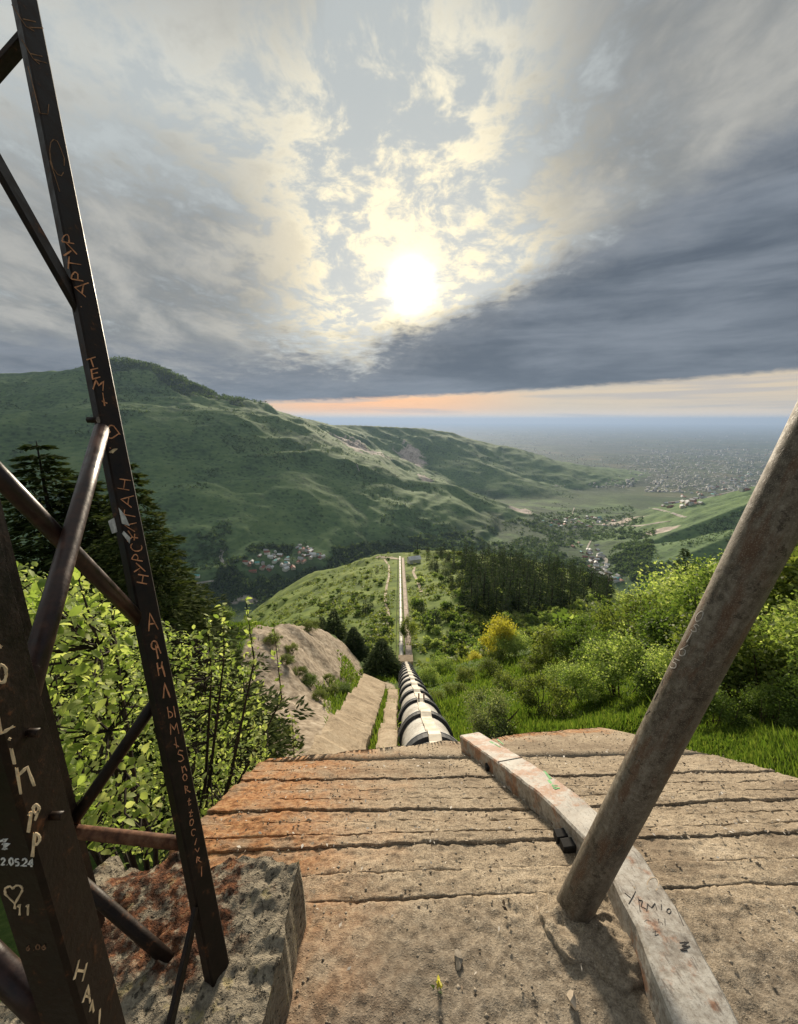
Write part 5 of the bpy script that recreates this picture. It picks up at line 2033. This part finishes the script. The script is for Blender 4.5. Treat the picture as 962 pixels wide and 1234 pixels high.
    # conifers left of the pipe behind the bank, and one on the right skyline
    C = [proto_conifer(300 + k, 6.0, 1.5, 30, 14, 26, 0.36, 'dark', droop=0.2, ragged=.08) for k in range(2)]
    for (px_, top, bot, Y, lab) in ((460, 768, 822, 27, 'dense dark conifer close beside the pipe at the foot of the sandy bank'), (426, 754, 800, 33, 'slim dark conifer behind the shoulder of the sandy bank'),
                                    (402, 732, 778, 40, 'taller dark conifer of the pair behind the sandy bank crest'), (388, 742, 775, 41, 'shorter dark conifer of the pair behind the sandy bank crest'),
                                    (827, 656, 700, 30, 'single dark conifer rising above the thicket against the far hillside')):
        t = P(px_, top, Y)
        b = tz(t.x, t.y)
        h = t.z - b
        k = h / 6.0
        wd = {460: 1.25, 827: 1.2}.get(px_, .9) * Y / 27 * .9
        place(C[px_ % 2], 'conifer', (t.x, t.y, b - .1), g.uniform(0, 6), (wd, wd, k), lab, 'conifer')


build_right_bank()


# ---- grass on the near slopes
def build_grass():
    g = np.random.default_rng(21)
    # right bank meadow
    n = 52000
    px_ = g.uniform(500, 1010, n)
    py_ = g.uniform(790, 960, n)
    x, y, z = spot_many(px_[:9000], py_[:9000], 3.2, 60, 420)
    k = len(x)
    xs = np.repeat(x, 6) + g.normal(size=k * 6) * 0.16 * np.repeat(np.sqrt(y), 6) * 0.6
    ys = np.repeat(y, 6) + g.normal(size=k * 6) * 0.25 * np.repeat(np.sqrt(y), 6) * 0.6
    ok = (xs > PIPE_X + 0.9) & (ys > 3.0) & ~((xs < deck_right(ys) + 0.1) & (ys < deck_far(xs) + 0.1))
    xs, ys = xs[ok], ys[ok]
    cl = fbm(xs / 1.7, ys / 1.7, 3, 31)
    # left tongues on the bank and strip between the slabs
    n2 = 9500
    yl = g.uniform(5, 26, n2)
    xl = PIPE_X - g.uniform(0.9, 9.5, n2)
    st = fbm((xl - PIPE_X) / 1.6 + yl / 9, yl / 14, 3, 81)
    okl = st + 0.25 * fbm(xl / 1.1, yl / 1.1, 2, 83) < 0.0
    n3 = 900
    y3 = g.uniform(5, 16, n3)
    x3 = -0.51 + g.normal(size=n3) * (0.05 + 0.09 * g.uniform(0, 1, n3) ** 3)
    n4 = 420
    y4 = g.uniform(5, 17, n4)
    x4 = np.where(g.uniform(size=n4) < .5, g.uniform(-.45, 0.0, n4), g.uniform(-1.5, -1.1, n4))
    y3 = np.concatenate([y3, y4])
    x3 = np.concatenate([x3, x4])
    n3 += n4
    X = np.concatenate([xs, xl[okl], x3])
    Y = np.concatenate([ys, yl[okl], y3])
    Z = terrain_z(X, Y) - 0.02
    Z[-n3:] = pipe_top(y3) - 0.55
    m = len(X)
    hh = g.uniform(0.14, 0.36, m)
    hh[:len(xs)] *= np.clip(0.8 + 1.5 * cl, 0.4, 1.7)
    hh[-n3:] = g.uniform(.08, .26, n3)
    # each tuft: 3 blades
    C = np.repeat(np.stack([X, Y, Z], 1), 3, 0) + g.normal(size=(m * 3, 3)) * np.array([.04, .04, 0])
    T_ = np.array([0, 0, 1.0]) + g.normal(size=(m * 3, 3)) * np.array([.38, .38, .1])
    N = g.normal(size=(m * 3, 3)) * np.array([1, 1, .2])
    H = np.repeat(hh, 3) * g.uniform(.7, 1.3, m * 3)
    W = np.repeat(np.clip(Y / 9, 0.6, 3.0), 3) * 0.055
    tint = np.clip(0.5 + .25 * g.normal(size=m * 3), 0, 1)
    V, F, tv = leaf_quads(C, N, T_, H, W / H * .35 + .05, tint)
    o = link('grass', leaf_mesh('grass', V, F, tv), LEAF['grass'])
    tag(o, 'fresh green grass on the slopes beside the pipe', 'grass', kind='stuff')


build_grass()


# ------------------------------------------------------------------ the lower hill: conifers, bushes, scrub, paths, hut
def inside(poly, x, y):
    r = np.zeros(len(x), bool)
    n = len(poly)
    for i in range(n):
        (x0, y0), (x1, y1) = poly[i], poly[(i + 1) % n]
        c = ((y0 > y) != (y1 > y)) & (x < (x1 - x0) * (y - y0) / (y1 - y0 + 1e-12) + x0)
        r ^= c
    return r


def scatter_px(poly, n, seed, y0, y1, steps=700):
    g = np.random.default_rng(seed)
    xs, ys = [p[0] for p in poly], [p[1] for p in poly]
    px_, py_ = g.uniform(min(xs), max(xs), n * 3), g.uniform(min(ys), max(ys), n * 3)
    k = inside(poly, px_, py_)
    return spot_many(px_[k][:n], py_[k][:n], y0, y1, steps)


def build_lower_hill():
    g = random.Random(9)
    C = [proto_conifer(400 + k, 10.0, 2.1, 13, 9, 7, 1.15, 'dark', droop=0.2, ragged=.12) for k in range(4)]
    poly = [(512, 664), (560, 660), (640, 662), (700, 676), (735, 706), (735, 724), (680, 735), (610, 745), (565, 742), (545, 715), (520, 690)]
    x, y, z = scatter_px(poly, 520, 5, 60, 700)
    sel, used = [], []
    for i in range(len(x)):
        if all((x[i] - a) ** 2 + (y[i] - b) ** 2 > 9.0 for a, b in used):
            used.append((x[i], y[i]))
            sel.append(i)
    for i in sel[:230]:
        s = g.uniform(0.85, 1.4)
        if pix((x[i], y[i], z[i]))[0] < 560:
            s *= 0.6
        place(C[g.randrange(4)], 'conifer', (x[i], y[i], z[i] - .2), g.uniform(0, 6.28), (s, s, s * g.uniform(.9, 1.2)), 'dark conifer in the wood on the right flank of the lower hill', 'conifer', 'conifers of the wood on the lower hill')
    for (px_, py_, h, lab) in ((447, 735, 5.5, 'dark conifer close to the left of the lower pipe, upper of two'), (441, 738, 6.5, 'dark conifer close to the left of the lower pipe, lower of two'), (455, 690, 4, 'small dark conifer left of the pipe near the top of the hill'), (492, 700, 4, 'small dark conifer right of the walkway on the lower hill'),
                               (525, 758, 8, 'solitary dark conifer on the meadow between yellow bush and wood'), (508, 738, 5.5, 'dark conifer at the edge of the wood near the walkway')):
        q = spot(px_, py_, 40, 500)
        if q:
            s = h / 10
            place(C[0], 'conifer', q - Vector((0, 0, .2)), 0.3, (s * 1.25, s * 1.25, s), lab, 'conifer')
    B = [proto_bush(500 + k, 3.4, 2.6, 650, 0.42, m_, lumps=10) for k, m_ in enumerate(('green', 'olive', 'bright', 'green'))]
    pl = [(235, 775), (330, 722), (440, 668), (470, 672), (474, 800), (440, 800), (420, 770), (330, 775)]
    x, y, z = scatter_px(pl, 170, 15, 45, 500)
    for i in range(len(x)):
        s = g.uniform(0.28, 0.85)
        place(B[g.choice((0, 0, 1, 3))], 'hill_bush', (x[i], y[i], z[i] - .2), g.uniform(0, 6.28), (s * 1.2, s * 1.2, s), 'round green bush on the left flank of the lower hill', 'bush', 'bushes on the left flank of the lower hill')
    pr = [(500, 668), (600, 662), (720, 690), (640, 735), (600, 800), (520, 805), (500, 790), (500, 740)]
    x, y, z = scatter_px(pr, 150, 25, 42, 500)
    for i in range(len(x)):
        s = g.uniform(0.4, 1.4) * (0.7 if y[i] < 110 else 1.15)
        place(B[g.choice((0, 1, 2, 3))], 'hill_bush', (x[i], y[i], z[i] - .2), g.uniform(0, 6.28), (s * 1.1, s * 1.1, s), 'round green bush on the right flank of the lower hill', 'bush', 'bushes on the right flank of the lower hill')
    x, y, z = scatter_px([(560, 735), (620, 742), (740, 712), (742, 760), (690, 790), (600, 800), (520, 800)], 90, 27, 34, 180)
    for i in range(len(x)):
        s = g.uniform(0.7, 1.5)
        place(B[g.choice((0, 1, 2, 3))], 'hill_bush', (x[i], y[i], z[i] - .2), g.uniform(0, 6.28), (s * 1.2, s * 1.2, s), 'leafy bush on the slope below the thicket towards the conifer wood', 'bush', 'bushes below the thicket')
    # fine scrub and tall herbs over the whole hill
    h = np.random.default_rng(77)
    x, y, z = scatter_px([(220, 790), (330, 722), (440, 666), (520, 660), (640, 660), (740, 720), (620, 790), (520, 812), (440, 812)], 6500, 35, 40, 600, 420)
    nz = fbm(x / 12, y / 12, 3, 9)
    k = (nz > -0.12) & (np.abs(x - PIPE_X) > 2.6)
    x, y, z = x[k], y[k], z[k]
    n, q = len(x), 9
    sz = np.repeat(h.uniform(0.5, 1.25, n), q)
    dv = unit(n * q, h)
    dv[:, 2] = np.abs(dv[:, 2])
    Cc = np.repeat(np.stack([x, y, z], 1), q, 0) + dv * sz[:, None] * np.array([.8, .8, .7])
    tint = np.clip(np.repeat(h.uniform(.2, .8, n), q) + .15 * h.normal(size=n * q), 0, 1)
    V, F, tv = leaf_quads(Cc, dv + np.array([0, 0, .6]), unit(n * q, h), sz * .75, .8, tint)
    o = link('scrub', leaf_mesh('scrub', V, F, tv), LEAF['olive'])
    tag(o, 'low scrub and herbs covering the lower hill', 'scrub', kind='stuff')


def strip_on_ground(name, px_pts, width, mat, y0, y1, lift=0.25, sub=6):
    pts = []
    for (a, b), (c, d) in zip(px_pts[:-1], px_pts[1:]):
        for k in range(sub):
            pts.append((a + (c - a) * k / sub, b + (d - b) * k / sub))
    pts.append(px_pts[-1])
    P3 = [spot(a, b, y0, y1) for a, b in pts]
    P3 = [p for p in P3 if p is not None]
    if len(P3) < 2:
        return
    V, F = [], []
    for i, p in enumerate(P3):
        t = P3[min(i + 1, len(P3) - 1)] - P3[max(i - 1, 0)]
        t.z = 0
        s = Vector((t.y, -t.x, 0)).normalized() * width * .5
        for q in (p - s, p + s):
            V.append((q.x, q.y, tz(q.x, q.y) + lift))
        if i:
            k = 2 * i
            F.append((k - 2, k - 1, k + 1, k))
    me = bpy.data.meshes.new(name)
    me.from_pydata(V, [], F)
    o = link(name, me, mat)
    o['kind'] = 'structure'


def house_mesh(w, d, h, rh):
    V = [(-w, -d, -2), (w, -d, -2), (w, d, -2), (-w, d, -2), (-w, -d, h), (w, -d, h), (w, d, h), (-w, d, h), (-w, 0, h + rh), (w, 0, h + rh)]
    Fw = [(0, 1, 5, 4), (2, 3, 7, 6), (1, 2, 6, 9, 5), (3, 0, 4, 8, 7)]
    e = 0.5
    Vr = [(-w - e, -d - e, h - .3), (w + e, -d - e, h - .3), (w + e, 0, h + rh + .15), (-w - e, 0, h + rh + .15), (w + e, d + e, h - .3), (-w - e, d + e, h - .3)]
    a = bpy.data.meshes.new('wall')
    a.from_pydata(V, [], Fw)
    b = bpy.data.meshes.new('roof')
    b.from_pydata(Vr, [], [(0, 1, 2, 3), (3, 2, 4, 5)])
    return a, b


HOUSES = []


def build_settlements():
    g = random.Random(31)
    walls = [material('house_wall_%s' % n, flat(c, .1, .3), .9) for n, c in (('white', (.66, .63, .58)), ('cream', (.55, .47, .36)), ('brick', (.33, .21, .15)))]
    roofs = {'white': (.66, .66, .66), 'grey': (.33, .33, .34), 'red brown': (.26, .10, .07), 'turquoise': (.16, .42, .40)}
    rm = {k: material('roof_' + k.replace(' ', '_'), flat(c, .15, .3), .7) for k, c in roofs.items()}
    protos = []
    for w, d, h, rh in ((5, 4, 3.2, 2.2), (7, 4.5, 5.0, 2.6), (9, 5, 3.6, 2.0)):
        for wl in walls:
            for rk in roofs:
                a, b = house_mesh(w, d, h, rh)
                a.materials.append(wl)
                b.materials.append(rm[rk])
                protos.append((rk, [('wall', a), ('roof', b)]))

    def village(poly, n, seed, y0, y1, where, grp, sc=1.0, colours=None):
        x, y, z = scatter_px(poly, n, seed, y0, y1, 900)
        for i in range(len(x)):
            HOUSES.append((x[i], y[i]))
            rk, pr = g.choice(protos)
            if rk == 'turquoise' and g.random() < .7:
                rk, pr = g.choice([q for q in protos if q[0] in ('white', 'grey')])
            place(pr, 'house', (x[i], y[i], z[i]), g.uniform(-.5, .5) + g.choice((0, 1.57)), sc * g.uniform(.75, 1.2), 'small house with %s roof %s' % (rk, where), 'house', '%s roofed houses %s' % (rk, grp))
    village([(355, 655), (368, 655), (392, 672), (388, 677), (360, 668)], 26, 1, 700, 2600, 'in the upper village under the left mountain', 'of the upper village')
    village([(288, 678), (318, 662), (345, 668), (372, 676), (368, 684), (330, 690), (300, 690)], 34, 2, 700, 2600, 'in the lower village under the left mountain', 'of the lower village')
    village([(655, 628), (700, 622), (745, 624), (742, 634), (690, 637), (657, 634)], 40, 3, 700, 4200, 'in the hamlet across the valley road', 'of the valley hamlet', 1.15)
    village([(686, 655), (715, 650), (728, 668), (745, 690), (752, 702), (735, 704), (712, 690), (700, 668)], 52, 4, 700, 2600, 'along the winding valley road', 'along the winding road')
    village([(795, 610), (850, 585), (905, 570), (905, 590), (850, 606), (812, 614)], 70, 6, 1500, 9000, 'at the near edge of the town', 'at the edge of the town', 1.9)
    q = spot(238, 695, 700, 2500)
    if q:
        tq = [p for r_, p in protos if r_ == 'turquoise'][0]
        place(tq, 'house', q, .2, 1.1, 'lone turquoise roofed hut by the river meadow', 'house')
    # the hut at the end of the lower hill
    q = spot(499, 679, 60, 600)
    a, b = house_mesh(3.6, 2.4, 2.6, 1.2)
    a.materials.append(walls[0])
    b.materials.append(rm['white'])
    place([('wall', a), ('roof', b)], 'hut', q + Vector((0, 0, .9)), .35, 1.0, 'small white hut with pale roof at the end of the lower hill', 'hut')
    # mast beside it
    e = empty('wooden_mast', spot(503, 668, 60, 600))
    tag(e, 'thin dark mast with cross arm behind the small hut', 'mast')
    link('pole', tube_mesh('pole', [(0, 0, -.5), (0, 0, 8.5)], .16, 6), M['bark_dark'], e)
    link('cross_arm', tube_mesh('cross_arm', [(-1.8, 0, 6.9), (1.8, 0, 6.9)], .12, 6), M['bark_dark'], e)
    # the town on the plain: too many blocks to count
    h = np.random.default_rng(3)
    n = 7000
    px_ = h.uniform(540, 1000, n)
    py_ = 512 + 88 * h.uniform(0, 1, n) ** 1.2
    x, y, z = spot_many(px_, py_, 3500, 60000, 500)
    u = x / y
    dens = fbm(x / 2600, y / 2600, 4, 3) + np.where((y < 11000) & (u > .60), .35, -.05) + np.where((y > 9000), .12, 0)
    vf = valley_floor(x, y)
    k = (dens > -0.02) & (z < vf + 40) & ((y < 11500) | (h.uniform(size=len(x)) < .22))
    x, y, z = x[k], y[k], z[k]
    n = len(x)
    sc = np.clip(y / 8000, .6, 4)
    u = x / y
    big = np.where((y < 12000) & (u > .55), 1.9, 1.0)
    w, d = h.uniform(8, 22, n) * sc * big, h.uniform(6, 14, n) * sc * big
    hh = np.where(h.uniform(size=n) < .12, h.uniform(14, 30, n), h.uniform(4, 9, n)) * np.clip(sc, .8, 2.2)
    b = np.array([(-1, -1, 0), (1, -1, 0), (1, 1, 0), (-1, 1, 0), (-1, -1, 1), (1, -1, 1), (1, 1, 1), (-1, 1, 1)], float)
    V = b[None] * np.stack([w * .5, d * .5, hh], 1)[:, None]
    V[:, :, :] += np.stack([x, y, z], 1)[:, None]
    V = V.reshape(-1, 3)
    f = np.array([(4, 5, 6, 7), (0, 1, 5, 4), (1, 2, 6, 5), (2, 3, 7, 6), (3, 0, 4, 7)])
    F = ((np.arange(n) * 8)[:, None, None] + f[None]).reshape(-1, 4)
    me = mesh_np('town', V, F)
    attr(me, 'tint', np.repeat(h.uniform(size=n), 8))
    mt = material('town_blocks', lambda T, b_: T.ramp(aval(T, 'tint'), [(0, (.20, .18, .18)), (.4, (.42, .40, .38)), (1, (.74, .72, .70))]), .9)
    o = link('town', me, mt)
    tag(o, 'far town spread over the plain', 'town', kind='stuff')


def build_far_woods():
    h = np.random.default_rng(8)

    def clumps(name, x, y, z, size, q, mat, label, tall=1.0):
        n = len(x)
        sz = np.repeat(size, q)
        dv = unit(n * q, h)
        dv[:, 2] = np.abs(dv[:, 2])
        Cc = np.repeat(np.stack([x, y, z], 1), q, 0) + dv * sz[:, None] * np.array([.55, .55, .7 * tall])
        tint = np.clip(np.repeat(h.uniform(.1, .8, n), q) + .12 * h.normal(size=n * q), 0, 1)
        V, F, tv = leaf_quads(Cc, dv + np.array([0, 0, .5]), unit(n * q, h) + np.array([0, 0, .4 * (tall - 1)]), sz * .8, .8, tint)
        o = link(name, leaf_mesh(name, V, F, tv), LEAF[mat])
        tag(o, label, 'wood', kind='stuff')
    # valley floor woods and gully thickets
    x, y, z = scatter_px([(210, 660), (420, 655), (560, 640), (640, 620), (760, 610), (790, 640), (780, 700), (700, 700), (560, 668), (420, 690), (330, 730), (215, 740)], 9000, 51, 560, 4500, 420)
    vf = valley_floor(x, y)
    nz = fbm(x / 130, y / 130, 3, 5)
    k = nz + .35 * sstep(z - vf, 90, 5) > 0.10
    H_ = np.array(HOUSES)
    dist_ = np.min(np.hypot(x[:, None] - H_[None, :, 0], (y[:, None] + 12 - H_[None, :, 1]) * .6), axis=1)
    k &= dist_ > 17
    clumps('valley_wood', x[k], y[k], z[k], h.uniform(5, 11, k.sum()), 10, 'far', 'dark green woods along the valley floor')
    # scattered shrubs on the grassy mountain faces
    x, y, z = scatter_px([(0, 460), (150, 440), (330, 500), (540, 525), (700, 590), (660, 640), (420, 660), (230, 690), (0, 690)], 11000, 52, 900, 6500, 420)
    nz = fbm(x / 160, y / 160, 4, 15)
    k = nz > 0.10
    clumps('mountain_scrub', x[k], y[k], z[k], h.uniform(4, 9, k.sum()), 6, 'far', 'dark scrub scattered over the grassy mountain side')
    x, y, z = scatter_px([(730, 690), (800, 650), (900, 612), (962, 600), (962, 690), (780, 700)], 2500, 53, 700, 2600, 420)
    nz = fbm(x / 70, y / 70, 4, 18)
    k = nz > 0.02
    clumps('hill_scrub', x[k], y[k], z[k], h.uniform(3, 7, k.sum()), 6, 'far', 'dark scrub on the hill across the valley on the right')
    # conifer wood on the peak, spiky against the sky
    pk = P(145, 431, 2420)
    n = 3200
    x = pk.x + 330 + h.normal(size=n) * 330
    y = pk.y + 40 + h.normal(size=n) * 190
    nz = fbm(x / 120, y / 120, 4, 91)
    dd = np.hypot((x - pk.x - 330) / 520, (y - pk.y - 60) / 330)
    k = (1.1 - dd + .9 * nz) > .3
    x, y = x[k], y[k]
    z = terrain_z(x, y)
    clumps('peak_wood', x, y, z, h.uniform(7, 13, len(x)), 7, 'far', 'dark conifer wood on the mountain peak', 1.9)


def build_roads():
    for nm, pts, w, m in (
            ('footpath', [(463, 674), (469, 682), (469, 695), (466, 708), (464, 722), (468, 740), (468, 752)], 1.1, 'path'),
            ('footpath', [(500, 684), (498, 690), (503, 700), (508, 714)], 1.3, 'path'),
            ('hilltop_clearing', [(455, 671), (465, 672), (475, 673), (482, 674)], 4.0, 'path')):
        strip_on_ground(nm, pts, w, M[m], 40, 600, .22, 4)
    for pts, w in (([(268, 663), (266, 672), (270, 680), (279, 690), (282, 697)], 9), ([(225, 705), (260, 700), (285, 698)], 4), ([(310, 716), (345, 706)], 7),
                   ([(692, 612), (690, 620), (685, 624)], 6), ([(722, 668), (731, 675), (729, 686), (733, 697)], 9), ([(712, 652), (708, 660), (714, 668)], 6),
                   ([(782, 612), (806, 617), (826, 624)], 12), ([(715, 632), (770, 634), (808, 628)], 14), ([(800, 606), (850, 600), (892, 590)], 14), ([(430, 560), (433, 568)], 6)):
        strip_on_ground('road', pts, w, M['road'], 600, 9000, 1.2, 5)


build_lower_hill()
build_settlements()
build_far_woods()
build_roads()


# ------------------------------------------------------------------ litter on the platform
def build_litter():
    h = np.random.default_rng(12)
    n = 1500
    y = h.uniform(0.3, 3.3, n)
    x = h.uniform(-0.9, 2.6, n)
    js = np.array([on_deck(480, q).y for q in (1050, 1017, 1003, 985, 969, 954, 939, 925, 912)])
    snap = h.uniform(size=n) < .55
    y = np.where(snap, js[h.integers(0, 9, n)] + .045 * x + h.normal(size=n) * .012, y)
    ok = (y < deck_far(x) - .03) & (x < deck_right(y) - .03) & (x > deck_left(y) + .03) & ~((x < -.30) & (y < 1.14))
    x, y = x[ok], y[ok]
    n = len(x)
    C = np.stack([x, y, deck_z(y) + .012 + .012 * fbm(x * 9, y * 9, 2, 23)], 1)
    T_ = unit(n, h) * np.array([1, 1, .15])
    N = np.array([0, 0, 1.0]) + h.normal(size=(n, 3)) * .25
    size = h.uniform(.006, .024, n)
    V, F, tv = leaf_quads(C, N, T_, size, h.uniform(.2, .6, n), h.uniform(size=n), .08)
    me = leaf_mesh('chips', V, F, tv)
    mt = material('pale_chips', lambda T, b: T.ramp(aval(T, 'tint'), [(0, (.07, .05, .035)), (.35, (.26, .19, .13)), (.7, (.50, .42, .33)), (1, (.78, .74, .68))]), .9)
    o = link('litter_chips', me, mt)
    tag(o, 'pale wood chips and flakes strewn over the concrete', 'litter', kind='stuff')
    # grit
    n = 2600
    y = h.uniform(.2, 3.3, n)
    x = h.uniform(-.9, 2.6, n)
    ok = (y < deck_far(x) - .03) & (x < deck_right(y) - .03) & (x > deck_left(y) + .03) & ~((x < -.30) & (y < 1.14))
    x, y = x[ok], y[ok]
    n = len(x)
    b = np.array([(1, 0, 0), (0, 1, 0), (-1, 0, 0), (0, -1, 0), (0, 0, .8), (0, 0, -.6)], float)
    V = b[None] * h.uniform(.6, 1.3, (n, 6, 1)) * h.uniform(.002, .008, n)[:, None, None]
    V = V + np.stack([x, y, deck_z(y) + .008 + .010 * fbm(x * 9, y * 9, 4, 23)], 1)[:, None]
    f = np.array([(0, 1, 4), (1, 2, 4), (2, 3, 4), (3, 0, 4), (1, 0, 5), (2, 1, 5), (3, 2, 5), (0, 3, 5)])
    F = ((np.arange(n) * 6)[:, None, None] + f[None]).reshape(-1, 3)
    o = link('grit', mesh_np('grit', V.reshape(-1, 3), F), M['stone'])
    tag(o, 'small stones and grit scattered on the concrete', 'grit', kind='stuff')
    # a few pieces one can pick out
    for (px_, py_, s, nm, lab, mt_) in ((690, 1205, .024, 'torn_paper', 'crumpled pale scrap of paper by the foot of the pole', 'chip'), (552, 1158, .028, 'stone_chip', 'flat angular stone chip on the concrete', 'stone')):
        c = on_deck(px_, py_, .012)
        V, F = [], []
        m = 9
        for k in range(m):
            t = 2 * math.pi * k / m
            r = s * random.uniform(.5, 1.0)
            V.append((r * math.cos(t) * .6, r * math.sin(t) * 1.2, random.uniform(0, .010)))
        V.append((0, 0, .014))
        V += [(v[0], v[1], v[2] - .01) for v in V[:m]]
        F = [(k, (k + 1) % m, m) for k in range(m)] + [(m + 1 + k, m + 1 + (k + 1) % m, (k + 1) % m, k) for k in range(m)]
        me = bpy.data.meshes.new(nm)
        me.from_pydata(V, [], F)
        o = link(nm, me, M[mt_])
        o.location = c
        tag(o, lab, 'paper' if 'paper' in nm else 'stone')
    # little yellow flower and seedling
    for (px_, py_, lab) in ((527, 1192, 'tiny yellow flower growing from the bare concrete'), (719, 1080, 'small yellow green seedling in the gap beside the beam')):
        c = on_deck(px_, py_, .005)
        e = empty('wild_flower', c)
        tag(e, lab, 'flower')
        link('stem', tube_mesh('stem', [(0, 0, -.005), (.004, .002, .025)], .0015, 5), LEAF['grass'], e)
        m = 9
        C = np.repeat(np.array([[.004, .002, .025]]), m, 0)
        T_ = unit(m, h) + np.array([0, 0, .6])
        V, F, tv = leaf_quads(C, unit(m, h) + np.array([0, 0, 1]), T_, .016, .6, h.uniform(size=m))
        link('petals', leaf_mesh('petals', V, F, tv), LEAF['yellow'], e)
        V, F, tv = leaf_quads(np.zeros((6, 3)), unit(6, h) + np.array([0, 0, 1]), unit(6, h) * np.array([1, 1, .3]), .024, .4, h.uniform(size=6))
        link('leaves', leaf_mesh('leaves', V, F, tv), LEAF['green'], e)


build_litter()
build_haze()
